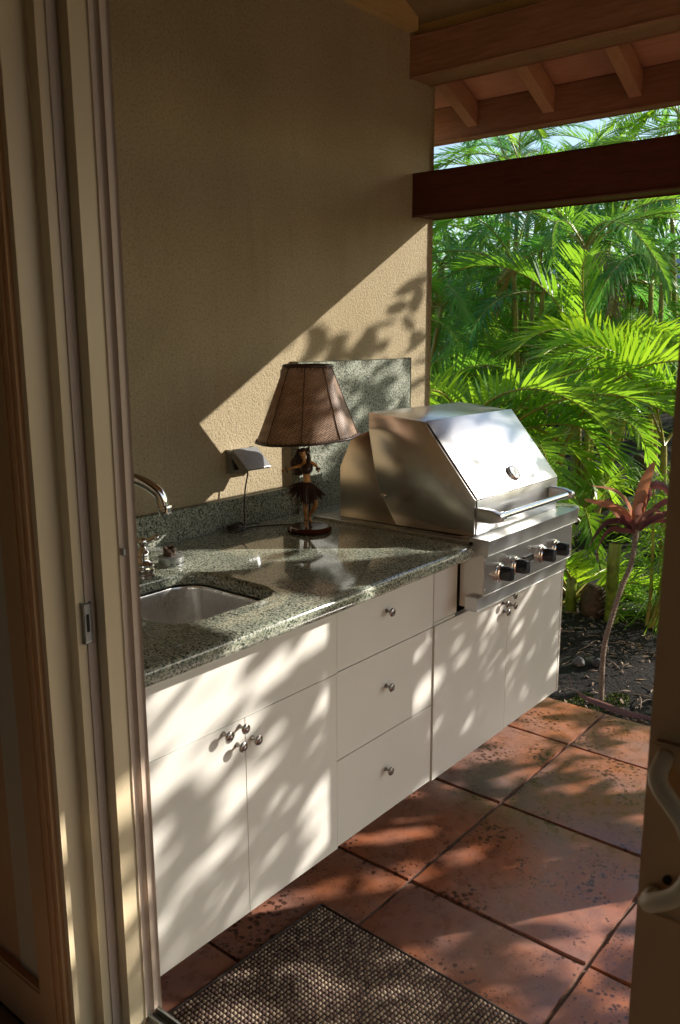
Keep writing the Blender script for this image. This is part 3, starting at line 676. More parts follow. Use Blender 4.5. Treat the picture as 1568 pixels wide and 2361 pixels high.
# figure coordinates: s to the right, t towards the viewer, from the picture's proportions
RV = (.634, .773); TV = (-.773, .634); K = .0001465
def fg(cx, cy, t_=0):
    s_ = (cx-902)*K; D = .6125*(1580+cy/4.9); h = LZ+(1225-D)/853
    return V(LX+RV[0]*s_+TV[0]*t_, LY+RV[1]*s_+TV[1]*t_, h)
nodes = {
 'pelvis': (fg(850, 1140, .000), .0135), 'waist': (fg(860, 1030, .002), .0105), 'rib': (fg(850, 920, .004), .0130), 'chest': (fg(835, 830, .004), .0145), 'neck0': (fg(825, 720, .003), .0060), 'neck1': (fg(810, 650, .004), .0052),
 'head0': (fg(795, 600, .005), .0085), 'head1': (fg(785, 535, .003), .0100), 'head2': (fg(790, 500, .001), .0085),
 'rs': (fg(735, 790, .005), .0062), 're': (fg(640, 815, .010), .0046), 'rwr': (fg(520, 850, .012), .0034), 'rh': (fg(455, 868, .013), .0036), 
 'ls': (fg(930, 720, .003), .0060), 'le': (fg(1030, 775, .010), .0045), 'lw': (fg(1075, 830, .018), .0034), 'lh': (fg(1085, 865, .022), .0036),
 'h1': (fg(830, 1210, .004), .0120), 'k1': (fg(835, 1530, .012), .0078), 'c1': (fg(830, 1640, .008), .0072), 'a1': (fg(838, 1850, .004), .0042), 'f1': (fg(850, 1935, .010), .0048), 't1': (fg(840, 1965, .024), .0040),
 'h2': (fg(930, 1210, -.004), .0120), 'k2': (fg(1035, 1500, .012), .0080), 'c2': (fg(990, 1620, .002), .0072), 'a2': (fg(895, 1780, -.010), .0042), 'f2': (fg(915, 1870, -.008), .0046), 't2': (fg(955, 1905, .004), .0038)}
edges = [('pelvis', 'waist'), ('waist', 'rib'), ('rib', 'chest'), ('chest', 'neck0'), ('neck0', 'neck1'), ('neck1', 'head0'), ('head0', 'head1'), ('head1', 'head2'), ('chest', 'rs'), ('rs', 're'), ('re', 'rwr'), ('rwr', 'rh'),
 ('chest', 'ls'), ('ls', 'le'), ('le', 'lw'), ('lw', 'lh'), ('pelvis', 'h1'), ('h1', 'k1'), ('k1', 'c1'), ('c1', 'a1'), ('a1', 'f1'), ('f1', 't1'), ('pelvis', 'h2'), ('h2', 'k2'), ('k2', 'c2'), ('c2', 'a2'), ('a2', 'f2'), ('f2', 't2')]
def skin_mesh(nodes, edges, root, sub=2):
    names = list(nodes); me = bpy.data.meshes.new('tmp'); org = V(LX, LY, LZ); S = 20
    me.from_pydata([(nodes[n][0]-org)*S for n in names], [(names.index(a), names.index(b2)) for a, b2 in edges], [])
    o = bpy.data.objects.new('tmp', me); col.objects.link(o)
    md = o.modifiers.new('s', 'SKIN'); md.use_smooth_shade = True; md.branch_smoothing = .6
    for i, n in enumerate(names):
        me.skin_vertices[0].data[i].radius = (nodes[n][1]*S, nodes[n][1]*S); me.skin_vertices[0].data[i].use_root = n == root
    sb = o.modifiers.new('u', 'SUBSURF'); sb.levels = sub; sb.render_levels = sub
    dg = bpy.context.evaluated_depsgraph_get(); ev = o.evaluated_get(dg); me2 = bpy.data.meshes.new_from_object(ev)
    bm = bmesh.new(); bm.from_mesh(me2); bpy.data.objects.remove(o); bpy.data.meshes.remove(me); bpy.data.meshes.remove(me2)
    for v in bm.verts: v.co = v.co/S+org
    return bm
bm = skin_mesh(nodes, edges, 'pelvis')
# fingers: short tapered chains fused into the same mesh
for (base_, dirs) in ((fg(455, 868, .013), [(-62, 14, .001), (-60, 4, .003), (-58, 24, .0), (-50, 34, .002), (-30, -25, .004)]), (fg(1085, 865, .022), [(12, 26, .004), (2, 30, .005), (-8, 30, .004), (-18, 26, .003), (-24, 6, .004)])):
    for dx, dy, dt in dirs:
        e_ = base_+(fg(902+dx, 1000+dy, dt)-fg(902, 1000, 0)); m1 = base_.lerp(e_, .55)+Vector((0, 0, .0008))
        tube([base_, m1, e_], [.0016, .0014, .0007], 6, bm, blender=True)
# nose, breasts hidden by the lei
tube([fg(768, 560, .0135), fg(762, 585, .0165), fg(768, 596, .0135)], [.001, .0022, .0014], 6, bm, blender=True)
bd = finish(bm, 'figurine', M['bronze_skin'], lp, smooth=True)
# face
bm = bmesh.new()
for cx, cy in ((745, 560), (795, 556)): tube([fg(cx-12, cy, .0125), fg(cx, cy-2, .0138), fg(cx+12, cy+2, .0125)], .0009, 6, bm, blender=True)
tube([fg(755, 622, .0125), fg(772, 620, .0142), fg(790, 624, .0125)], .0009, 6, bm, blender=True)
finish(bm, 'face_lines', M['bronze_dark'], lp, smooth=True)
# hair: long wavy mass down her back and over the shoulder
bm = bmesh.new(); rh = random.Random(5)
for k in range(46):
    a = k/46; side = -1 if k % 3 else 1
    x0 = 730+rh.uniform(-25, 130); back = -.006-rh.uniform(0, .008)
    if side < 0: pts_ = [(x0, 500, back+.004), (x0-60+rh.uniform(-20, 20), 620, back), (x0-110+rh.uniform(-30, 40), 740, back), (x0-90+rh.uniform(-45, 35), 850, back), (x0-60+rh.uniform(-40, 40), 960+rh.uniform(-30, 40), back)]
    else: pts_ = [(850+rh.uniform(-20, 20), 500, back+.008), (895+rh.uniform(-15, 15), 600, .002), (905+rh.uniform(-20, 20), 690, .006), (900+rh.uniform(-30, 20), 780, .012), (890+rh.uniform(-30, 20), 850, .014)]
    tube(spline([fg(*p) for p in pts_], 4), [.0038]*8+[.0034]*5+[.0028]*3+[.0012], 6, bm, blender=True)
g = bmesh.ops.create_icosphere(bm, subdivisions=3, radius=.0108)['verts']
cc_ = fg(800, 520, -.005)
for v in g: v.co = cc_+Vector((v.co.x, v.co.y, v.co.z*.85))
finish(bm, 'hair', M['bronze_dark'], lp, smooth=True)
def petals(bm, cpt, rad_, nrm_, n, l, w_):
    s_, u_ = frame_from(nrm_)
    for k in range(n):
        a = 2*pi*k/n+rh.uniform(-.1, .1); d = cos(a)*s_+sin(a)*u_; q = cpt+d*rad_
        tip = q+d*l+nrm_.normalized()*rh.uniform(-.001, .003)
        e_ = nrm_.normalized().cross(d)*w_
        a1, a2, a3, a4 = [bm.verts.new(p) for p in (q-e_, q+e_, tip, q+nrm_.normalized()*.0025)]
        bm.faces.new((a1, a2, a4)); bm.faces.new((a1, a4, a3)); bm.faces.new((a2, a3, a4)); bm.faces.new((a1, a3, a2))
bm = bmesh.new()
for k in range(34):
    a = 2*pi*k/34; q = fg(795+95*cos(a), 500-12*cos(a)+rh.uniform(-8, 8), .014*sin(a)); petals(bm, q, .0008, Vector((cos(a), sin(a), .4)), 5, .0045, .0016)
finish(bm, 'head_lei', M['bronze_dark'], lp)
bm = bmesh.new()
petals(bm, fg(490, 858, .0125), .003, fg(455, 868, .013)-fg(520, 850, .012), 13, .0085, .0018); petals(bm, fg(500, 855, .0125), .003, fg(455, 868, .013)-fg(520, 850, .012), 11, .0065, .0018)
petals(bm, fg(1078, 842, .019), .003, fg(1085, 865, .022)-fg(1075, 830, .018), 13, .0060, .0018); petals(bm, fg(1076, 835, .018), .003, Vector((0, 0, 1)), 11, .0055, .0018)
for cx, cy, tt in ((835, 1838, .005), (898, 1765, -.009)):
    for z_ in (0, 14): petals(bm, fg(cx, cy+z_, tt), .0035, Vector((0, 0, 1)), 12, .0042, .0015)
finish(bm, 'wrist_and_ankle_lei', M['bronze_dark'], lp)
bm = bmesh.new()
for (w0, off, zz, rr2) in ((95, 0, 0, .0034), (78, -6, -14, .0030), (60, -8, -26, .0026)):
    for k in range(30):
        a = 2*pi*k/30; fr = .5+.5*sin(a)   # front drapes low
        q = fg(850+w0*cos(a)+35*fr, 700+off+(205+zz)*fr*.95, -.010+.030*fr)
        g = bmesh.ops.create_icosphere(bm, subdivisions=1, radius=rr2)['verts']
        for v in g: v.co = v.co*rh.uniform(.8, 1.2)+q
# bodice under the lei
g = bmesh.ops.create_icosphere(bm, subdivisions=3, radius=1)['verts']
c0 = fg(862, 850, .008)
for v in g: v.co = c0+Vector((v.co.x*.0165, v.co.y*.0165, v.co.z*.015))
finish(bm, 'neck_lei', M['bronze_dark'], lp, smooth=True)
# skirt: overlapping long leaves flaring from the hips
bm = bmesh.new(); rk = random.Random(31); NP = 46
for layer in range(2):
    for k in range(NP):
        a = 2*pi*(k+.5*layer)/NP+rk.uniform(-.03, .03); cs_, sn_ = cos(a), sin(a)
        lob = (.93 if layer else 1.0)*rk.uniform(.9, 1.08)
        ex = (440 if cs_ < 0 else 385)*abs(cs_)+130*(1-abs(cs_))
        dr_ = 410-(150*max(0, -cs_)**2)-(150*max(0, cs_)**3)-(150*layer*max(0, -cs_))
        P_ = []; W_ = []
        for q in range(7):
            f_ = q/6; rx = 82+(ex*lob-82)*f_**(1.15 if not layer else .85)
            P_.append(fg(845+rx*cs_, 1105+dr_*lob*f_**(1.25 if cs_ < -.4 else 1.0), (.0118+.030*lob*f_**.9)*sn_+.0006*layer))
            W_.append((.0022+.0052*sin(pi*min(1, .15+.8*f_)))*(1 if q < 6 else .8))
        d = V(RV[0]*cs_+TV[0]*sn_, RV[1]*cs_+TV[1]*sn_, 0)
        strip(bm, P_, W_, Vector((-d.y, d.x, 0)), .55)
tube(spline([fg(845+92*cos(2*pi*k/16), 1112+8*sin(k*2.1), .0125*sin(2*pi*k/16)) for k in range(17)], 3), .0016, 6, bm, blender=True)
finish(bm, 'skirt', M['bronze_skirt'], lp, recalc=False)
bm = lathe([(.0, 0), (.0028, 0), (.0028, .25), (0, .25)], (LX-.773*-.018, LY+.634*-.018, LZ+.0168), n=12)
finish(bm, 'lamp_pole', M['bronze_dark'], lp, smooth=40)
SZ0, SZ1, SR0, SR1 = 1.172, 1.366, .137, .062
def sh(a, f_, dr2=0):
    lobe = 1+.018*cos(8*a); r_ = (SR0+(SR1-SR0)*f_)*lobe+dr2
    tilt = .010*cos(a-.6)*(1-f_)
    return V(LX+r_*cos(a)+.004*(1-f_)*-1, LY+r_*sin(a), SZ0+(SZ1-SZ0)*f_+tilt)
bm = bmesh.new(); NS = 64; lay = bm.loops.layers.uv.verify(); rings = [[bm.verts.new(sh(2*pi*k/NS, j/8)) for k in range(NS)] for j in range(9)]
for j in range(8):
    for k in range(NS):
        f = bm.faces.new((rings[j][k], rings[j][(k+1) % NS], rings[j+1][(k+1) % NS], rings[j+1][k]))
        for l_, (uu, vv) in zip(f.loops, ((k, j), (k+1, j), (k+1, j+1), (k, j+1))): l_[lay].uv = (uu/NS, vv/8)
shd = finish(bm, 'lampshade', M['shade'], lp, smooth=True)
bm = bmesh.new()
tube([sh(2*pi*k/48, 0, .001) for k in range(49)], .0034, 8, bm, blender=True, caps=False)
for k in range(56):
    a = 2*pi*k/56; tube([sh(a, -.012, .003), sh(a+.035, .035, .0025)], .0012, 5, bm, blender=True)
finish(bm, 'lower_rim', M['lace'], shd, smooth=True); bm = bmesh.new()
tube([sh(2*pi*k/48, 1, .001) for k in range(49)], .0042, 8, bm, blender=True, caps=False)
for k in range(36):
    a = 2*pi*k/36; tube([sh(a, 1.012, .004), sh(a+.06, .955, .0035)], .0011, 5, bm, blender=True)
finish(bm, 'upper_rim', M['lace'], shd, smooth=True)
for k in range(8):
    a = 2*pi*k/8+.18
    finish(tube([sh(a, j/6, .0012) for j in range(7)], .0011, 6, blender=True), 'seam', M['lace'], shd, smooth=True)
bm = tube([(LX-.06, LY, 1.345), (LX+.06, LY, 1.345)], .0015, 6); tube([(LX, LY-.06, 1.345), (LX, LY+.06, 1.345)], .0015, 6, bm)
tube([(LX-.0139*-1, LY-.0114, 1.17), (LX, LY, 1.345)], .002, 6, bm)
finish(bm, 'shade_holder', M['bronze_dark'], lp)

# ================================================================== DOOR MAT
mt = thing('door_mat', 'brown and tan woven door mat lying on the terracotta tiles', 'mat', (-.2, .9, 0))
A0 = Vector((.094, .485)); ang = radians(2.6); ux = Vector((-cos(ang), -sin(ang))); uy = Vector((-sin(ang)*.75, cos(ang)))
def mp_(a, b2): q = A0+ux*a+uy*b2; return q.x, q.y
LA, LB = .66, .92
bm = prism([mp_(0, 0), mp_(LA, 0), mp_(LA, LB), mp_(0, LB)], 'z', .0015, .0065, bev=.001)
finish(bm, 'backing', M['mat_dark'], mt)
bm = bmesh.new(); s_ = .0108; rm = random.Random(9)
na, nb_ = int(LA/s_)-1, int(LB/s_)-1
for i in range(na):
    for j in range(nb_):
        cx, cy = mp_((i+.9)*s_+rm.uniform(-.0006, .0006), (j+.9)*s_+rm.uniform(-.0006, .0006)); hx, hy, hh = .0040, .0034, .0035+rm.uniform(0, .0016)
        vs = [bm.verts.new(V(cx+dx*hx, cy+dy*hy, .0062)) for dx, dy in ((-1, -1), (1, -1), (1, 1), (-1, 1))]
        vt = [bm.verts.new(V(cx+dx*hx*.55, cy+dy*hy*.55, .0062+hh)) for dx, dy in ((-1, -1), (1, -1), (1, 1), (-1, 1))]
        mi = 0 if rm.random() < (.72 if (i+j) % 2 else .45) else 1
        for k in range(4): bm.faces.new((vs[k], vs[(k+1) % 4], vt[(k+1) % 4], vt[k])).material_index = mi
        bm.faces.new(vt).material_index = mi
nubs = finish(bm, 'weave', [M['mat_tan'], M['mat_brown']], mt, smooth=True); nubs['kind'] = 'stuff'
bm = bmesh.new()
for p, q in (((0, 0), (LA, 0)), ((LA, 0), (LA, LB)), ((LA, LB), (0, LB)), ((0, LB), (0, 0))):
    a_, b_ = mp_(*p), mp_(*q); tube([(a_[0], a_[1], .005), (b_[0], b_[1], .005)], .0042, 8, bm)
finish(bm, 'border', M['mat_dark'], mt, smooth=True)

# ================================================================== VEGETATION
def frond_mesh(seed, L=1.5, a0=70, a1=-25, n=42, ll=.38, lw=.026, droop=.5, vee=25, twist=0, mats=None):
    """feather frond growing from the origin along +x; rachis arches from a0 to a1 degrees"""
    rr = random.Random(seed); bm = bmesh.new(); N = 22; P = [Vector((0, 0, 0))]; seg = L/N
    for i in range(N):
        f_ = i/N; a = radians(a0+(a1-a0)*f_**1.3); P.append(P[-1]+Vector((cos(a), sin(twist*f_)*.3, sin(a)))*seg)
    rad = [.0075*(1-.85*i/N)+.001 for i in range(N+1)]
    tube(P, rad, 5, bm, blender=True)
    for f in bm.faces: f.material_index = 1
    for i in range(n):
        f_ = .17+.83*(i/(n-1))**.95; x = f_*N; k = min(int(x), N-1); p = P[k].lerp(P[k+1], x-k)
        d = (P[k+1]-P[k]).normalized(); sd = Vector((0, 1, 0)); up = sd.cross(d)*-1
        if up.z < 0 and abs(up.z) > .2: up = -up
        prof_ = (sin(pi*min(1, (f_-.10)/.95)**.75))**.6
        for sgn in (-1, 1):
            l = ll*(.25+.75*prof_)*rr.uniform(.88, 1.08); fw = radians(38+30*f_+rr.uniform(-5, 5)); ve = radians(vee+rr.uniform(-9, 9))
            dr0 = (d*sin(fw)+(sd*sgn*cos(ve)+up*sin(ve))*cos(fw)).normalized()
            pts = [p.copy()]; cur = dr0.copy(); ns = 5; dd = droop*rr.uniform(.6, 1.35)
            for j in range(ns):
                pts.append(pts[-1]+cur*l/ns); cur = (cur+Vector((0, 0, -1))*dd*(.10+.16*j/ns)).normalized()
            strip(bm, pts, [lw*.45, lw, lw*1.05, lw*.85, lw*.5, .001], d, 0)
    me = bpy.data.meshes.new('frond'); bm.to_mesh(me); bm.free()
    for mm in mats: me.materials.append(mm)
    for p in me.polygons: p.use_smooth = True
    return me
FM = {}
def fset(key, mat, **kw):
    out = []
    for s_ in range(4):
        k2 = dict(kw); k2['a0'] = kw.get('a0', 70)-6*s_; k2['a1'] = kw.get('a1', -25)-9*s_; k2['droop'] = kw.get('droop', .5)*(.8+.25*s_)
        out.append(frond_mesh(s_+hash(key) % 1 + len(key)*7, mats=[mat, M['stem']], twist=(-1)**s_*.7, **k2))
    FM[key] = out
fset('bright', M['palm_bright'], L=1.15, ll=.30, lw=.019, n=28, droop=.35, vee=38)
fset('green', M['palm_green'], L=1.35, ll=.30, lw=.017, n=36, droop=.6)
fset('blue', M['palm_blue'], L=1.45, ll=.33, lw=.017, n=38, droop=1.0, vee=18)
fset('small', M['palm_bright'], L=.75, ll=.24, lw=.019, n=22, droop=.4, a1=-45)
fset('broad', M['palm_green'], L=1.05, ll=.30, lw=.050, n=15, droop=.35, vee=10)
fset('dry', M['palm_dry'], L=1.0, ll=.34, lw=.022, n=20, droop=2.2, a0=10, a1=-80)
def palm(name, label, x, y, crown_h, nf, kind, scale=1.0, canes=3, seed=0, tilt=(8, 50), group='areca palms in the garden', dry=0, az=None, spread=.16, trunk_r=.022, cat='palm'):
    rr = random.Random(seed); z = gz(x, y)
    root = thing(name, label, cat, (x, y, z), group)
    tops = []
    for c_ in range(canes):
        a = rr.uniform(0, 2*pi); q = spread*rr.uniform(.3, 1)
        bx, by = x+q*cos(a)*.5, y+q*sin(a)*.5; tx, ty = x+q*cos(a)*1.8, y+q*sin(a)*1.8
        h = crown_h*rr.uniform(.78, 1.0) if canes > 1 else crown_h
        P_ = spline([V(bx, by, z-.05), V((bx+tx)/2-.01, (by+ty)/2, z+h*.5), V(tx, ty, z+h)], 5)
        if h > .25:
            bm = bmesh.new(); rads = [trunk_r*(1.15-.35*i/len(P_)) for i in range(len(P_))]
            tube(P_, rads, 10, bm, blender=True)
            for i in range(1, len(P_)-1):
                tube([P_[i]-Vector((0, 0, .006)), P_[i]+Vector((0, 0, .006))], rads[i]*1.12, 10, bm, blender=True)
            finish(bm, 'trunk' if trunk_r > .03 else 'cane', M['trunk'] if trunk_r > .03 else M['stem'], root, smooth=40)
        tops.append(P_[-1])
    for k in range(nf+dry):
        d_ = k >= nf
        me = rr.choice(FM['dry' if d_ else kind]); o = bpy.data.objects.new('frond', me); col.objects.link(o); o.parent = root
        tp = tops[k % len(tops)]
        o.location = tp-V(x, y, z)
        a = (2*pi*k*.382+rr.uniform(-.4, .4)) if az is None else radians(rr.uniform(*az))
        t_ = radians(rr.uniform(*tilt)) if not d_ else 0
        s_ = scale*rr.uniform(.8, 1.12)
        o.rotation_euler = (rr.uniform(-.25, .25), t_, a); o.scale = (s_, s_, s_)
    return root
# front row, sunlit (visible through the opening)
palm('areca_palm', 'bright yellow-green areca palm arching just right of the stucco wall end', 2.85, -.75, .95, 16, 'bright', .95, 4, 11, (5, 45))
palm('areca_palm', 'bright areca palm behind the grill hood with long arching fronds', 3.35, -.62, .80, 16, 'bright', .95, 4, 12, (5, 45))
palm('areca_palm', 'tall backlit areca palm in front of the right door edge', 3.55, .20, .95, 12, 'bright', 1.0, 4, 13, (-15, 15))
palm('areca_palm', 'areca palm with wide fronds low behind the grill', 3.75, -1.25, .55, 14, 'bright', 1.0, 3, 14, (10, 55))
palm('areca_palm', 'mid green areca palm between the bright front palms', 4.2, -.62, 1.1, 15, 'bright', .95, 4, 15, (-10, 30))
palm('areca_palm', 'mid green areca palm close to the wall end, behind the first', 3.6, -1.75, .95, 16, 'green', .9, 4, 16, (5, 50))
palm('young_palm', 'small young palm with thin stems behind the red ti plant', 2.95, .02, .08, 7, 'small', 1.0, 1, 17, (0, 30), group='young palms')
palm('young_palm', 'small palm seedling beside the grill end under the big fronds', 2.60, -.26, .05, 6, 'small', .80, 1, 18, (5, 40), group='young palms')
palm('young_palm', 'leaning young palm with few fronds over dark soil', 3.9, -.20, .10, 6, 'small', 1.2, 1, 19, (5, 40), group='young palms')
# middle and back rows
bk = [(5.0, -2.7, 1.5, 'green', 'green palm clump left in the middle row'), (5.3, -1.6, 1.7, 'blue', 'blue-green palm with drooping fronds in the middle row'), (5.3, -.50, 1.75, 'blue', 'blue-green palm with drooping fronds near the right door edge'),
      (6.0, -3.3, 2.1, 'green', 'tall green palm showing sky left of its crown'), (6.2, -2.3, 2.5, 'green', 'tall green palm behind the dark beam, left half'), (6.4, -1.3, 2.5, 'blue', 'tall blue-green palm behind the dark beam, right half'),
      (6.7, -.7, 2.9, 'green', 'tall green palm at the upper right corner'), (7.4, -4.0, 1.8, 'blue', 'shaded palm at the far left of the back row'), (7.6, -3.0, 2.6, 'blue', 'shaded palm second in the back row'),
      (7.8, -2.2, 3.0, 'green', 'shaded palm third in the back row'), (7.8, -1.3, 3.0, 'green', 'shaded palm at the far right of the back row'), (5.6, -2.1, .9, 'green', 'low green palm filling the middle row'), (5.7, -1.0, .9, 'green', 'low green palm right of the middle row'),
      (6.8, -2.8, 1.2, 'green', 'low dark palm below the tall palms, left'), (6.9, -1.7, 1.2, 'green', 'low dark palm below the tall palms, right')]
for i, (x, y, h, kd, lab) in enumerate(bk):
    palm('areca_palm', lab, x, y, h, 19, kd, .92, 3, 40+i, (0, 62), dry=1 if i % 3 == 0 else 0, spread=.25)
palm('palm_tree', 'single tan-trunked palm standing clear of the others under the beam', 4.75, -.92, 1.80, 11, 'green', .95, 1, 70, (-5, 35), group='palm trees with a bare trunk', dry=2, trunk_r=.036)
# far hedge closing the garden
hg = thing('hedge', 'dense dark green hedge closing the back of the garden', 'hedge', (9.6, -3, gz(9.6, -3)))
bm = bmesh.new(); rg = random.Random(21)
for k in range(9500):
    y = rg.uniform(-8.5, 2.5); x = 9.6+rg.uniform(-.5, .5)+.15*sin(y*3); z = rg.uniform(0, 2.75+.35*sin(y*2.1)+.25*sin(y*5.3))
    p = V(x, y, z+.3); d = Vector((rg.uniform(-1, 1), rg.uniform(-1, 1), rg.uniform(-.9, .6))).normalized()
    strip(bm, [p, p+d*.12, p+d*.24+Vector((0, 0, -.03))], [.01, .05, .004], Vector((rg.uniform(-1, 1), rg.uniform(-1, 1), 0)))
lf = finish(bm, 'foliage', M['palm_green'], hg, recalc=False); lf['kind'] = 'stuff'
bm = bmesh.new()
for k in range(14):
    y = -8.3+.8*k; tube([(9.6, y, .1), (9.6+rg.uniform(-.15, .15), y+rg.uniform(-.2, .2), 2.4)], [.03, .012], 6, bm)
finish(bm, 'stem', M['husk'], hg)
nh = thing('neighbour_house', 'pale pink house wall glimpsed behind the palms', 'house', (14, -5, 0))
finish(B((13.5, 14.5, -9, 1.5, -.5, 2.1)), 'wall', M['neighbour'], nh)
finish(prism([(13.0, 2.1), (15, 2.1), (14.2, 2.8)], 'y', -9.4, 1.9), 'roof', M['neighbour_roof'], nh)
for yy in (-7.6, -5.4, -3.0):
    wf = finish(B((13.46, 13.499, yy, yy+.9, .7, 1.7)), 'window', M['alu'], nh); finish(B((13.44, 13.459, yy+.06, yy+.84, .76, 1.64)), 'pane', M['glass'], wf)

# palms on the sunny side of the porch (right of the frame): they throw the dappled shade
for i, (x, y, h, s_, nf_, lab) in enumerate([(3.1, 3.3, .95, .8, 9, 'middle broad-leaved palm off to the right of the porch'), (2.0, 2.75, .35, .7, 9, 'short broad-leaved palm beside the open porch side'), (2.5, 3.7, .9, .8, 9, 'broad-leaved palm farthest out from the stucco wall')]):
    palm('areca_palm', lab, x, y, h, nf_, 'broad', s_, 3, 90+i, (0, 60), group='broad-leaved palms right of the porch')
# unseen garden tree right of the porch, crown placed and thinned to shape the dapples
tr_ = thing('shade_tree', 'leafy unseen garden tree right of the porch, crown shaped for the dapples', 'tree', (3.9, 3.2, gz(3.9, 3.2)))
rt = random.Random(12); tb = Vector((3.9, 3.2, -.05)); top = Vector((3.75, 2.85, 1.5))
Lv = lambda p: V(p.x, p.y, p.z)
bm = tube([Lv(p) for p in spline([tb, Vector((3.85, 3.1, .7)), top], 5)], [.11, .10, .095, .09, .088, .085, .08, .078, .075, .072, .07], 12, blender=True)
tips = []
for k in range(11):
    a = 2*pi*k/11+rt.uniform(-.2, .2); r_ = rt.uniform(.5, 1.25); tip = Vector((3.35+r_*cos(a), 2.55+r_*sin(a), rt.uniform(1.6, 3.1)))
    mid = top.lerp(tip, .5)+Vector((rt.uniform(-.1, .1), rt.uniform(-.1, .1), .15))
    tube([Lv(p) for p in spline([top, mid, tip], 5)], [.026, .024, .022, .020, .018, .016, .014, .012, .010, .007, .004], 7, bm, blender=True); tips += [mid, tip]
    for q in range(3):
        t2 = mid.lerp(tip, rt.random())+Vector((rt.uniform(-.5, .5), rt.uniform(-.5, .5), rt.uniform(-.4, .4)))
        tube([Lv(mid.lerp(tip, .4)), Lv(t2)], [.012, .004], 5, bm, blender=True); tips.append(t2)
finish(bm, 'trunk', M['husk'], tr_, smooth=True)
bm = bmesh.new(); c_ = Vector((3.3, 2.5, 2.15)); nl = 0
while nl < 720:
    u_ = Vector((rt.uniform(-1, 1), rt.uniform(-1, 1), rt.uniform(-1, 1)))
    if u_.length > 1: continue
    p = c_+Vector((u_.x*1.25, u_.y*1.25, u_.z*1.3))
    g_ = sin(p.x*7.1+1)*sin(p.y*6.3+2)+sin(p.z*7.7+.5)*sin(p.x*5.1-p.z*4)
    if g_ < rt.uniform(-.9, .35): continue
    tt = p.y/.72; wx, wz = p.x-tt, p.z-.57*tt      # where this leaf's shade lands on the stucco wall
    if -.1 < wx < 1.4 and wz > 1.0 and rt.random() < (.85 if wz > 1.04+.57*wx else .0): continue  # leaves are left out so chosen wall and counter areas stay sunlit
    tc = (p.z-.91)/.57; cx, cy = p.x-tc, p.y-.72*tc
    if -.45 < cx < .56 and .0 < cy < .68 and rt.random() < .72: continue
    if -.1 < wx < .5 and .95 < wz < 1.3 and rt.random() < .8: continue
    for q in range(3):
        a = rt.uniform(0, 2*pi); d = Vector((cos(a), sin(a), rt.uniform(-.7, .35))).normalized(); l = rt.uniform(.09, .17)
        pp = Lv(p+Vector((rt.uniform(-.04, .04), rt.uniform(-.04, .04), rt.uniform(-.04, .04))))
        strip(bm, [pp, pp+d*l*.35, pp+d*l*.7, pp+d*l], [.01, l*.42, l*.40, .004], Vector((-d.y+rt.uniform(-.4, .4), d.x, rt.uniform(-.5, .5))))
    nl += 1
lf = finish(bm, 'foliage', M['palm_green'], tr_, recalc=False); lf['kind'] = 'stuff'

# ti plant
tp = thing('ti_plant', 'red-leaved ti plant on a thin curved stem by the patio', 'plant', (1.855, .506, gz(1.855, .506)))
tk = [(1.855, .506, -.03), (1.882, .493, .169), (1.928, .503, .309), (1.974, .519, .432), (2.011, .536, .520), (2.039, .537, .625), (2.045, .535, .66)]
bm = tube(spline([V(*p) for p in tk], 6), [.0115-.0001*i for i in range(37)], 10, blender=True)
for i, p in enumerate(spline([V(*q) for q in tk], 9)): tube([p-Vector((0, 0, .0022)), p+Vector((0, 0, .0022))], .0128, 8, bm, blender=True)
finish(bm, 'trunk', M['ti_trunk'], tp, smooth=40)
F2 = Vector((F.x, F.y, 0)).normalized(); RR = Vector((r0.x, r0.y, 0)).normalized(); CR = V(2.043, .535, .648); PX = 3.5/1957
def tl(pts, wd, mat, side=None, fold=.35):
    """leaf through (dx,dy,depth) offsets in centimetre-like picture units from the crown"""
    P_ = spline([CR+RR*(a*PX)+Vector((0, 0, -b*PX))-F2*(c_*PX) for a, b, c_ in pts], 5); n = len(P_)
    wd *= .85; ws = [wd*PX*(max(.0, sin(pi*(.12+.88*i/(n-1))))**.55 if i < n-1 else .02) for i in range(n)]
    ws[0] = wd*PX*.22; bm = bmesh.new(); s_ = side if side is not None else RR
    strip(bm, P_, ws, s_, fold); finish(bm, 'leaf', mat, tp, smooth=True, recalc=False)
red, drk = M['ti_leaf'], M['ti_dark']; Z = Vector((0, 0, 1))
tl([(0, 0, 0), (2, -50, 0), (8, -110, 5), (28, -165, 8)], 36, red, RR, .2)
tl([(0, 0, 0), (-30, -48, 8), (-75, -70, 14), (-130, -82, 20)], 27, red, Z*.8-F2*.6, .3)
tl([(0, 0, 0), (-14, -60, -6), (-50, -98, -10), (-105, -108, -12)], 20, red, Z*.5-F2*.8, .3)
tl([(0, 0, 0), (-34, -28, 10), (-72, -28, 14), (-98, 0, 16), (-112, 30, 18)], 20, drk, Z-F2*.4, .3)
tl([(0, 0, 0), (-38, -10, 18), (-70, -12, 22), (-92, 25, 24), (-94, 62, 24)], 19, drk, Z-F2*.4, .3)
tl([(0, 0, 0), (-44, -46, -6), (-64, -70, -8), (-82, -62, -9), (-90, -34, -9)], 22, red, Z-F2*.4, .3)
tl([(0, 0, 0), (14, -70, -4), (34, -105, -8), (60, -105, -10), (84, -78, -10)], 26, drk, Z*.6+RR*.5, .3)
tl([(0, 0, 0), (24, -40, 12), (55, -72, 18), (92, -76, 22)], 26, drk, Z*.8-F2*.4, .3)
tl([(0, 0, 0), (26, -30, 18), (60, -46, 24), (98, -40, 26)], 24, drk, Z-F2*.5, .3)
tl([(0, 0, 0), (20, -22, 10), (46, -30, 14), (86, -20, 14), (105, 6, 14)], 16, drk, Z-F2*.3, .3)
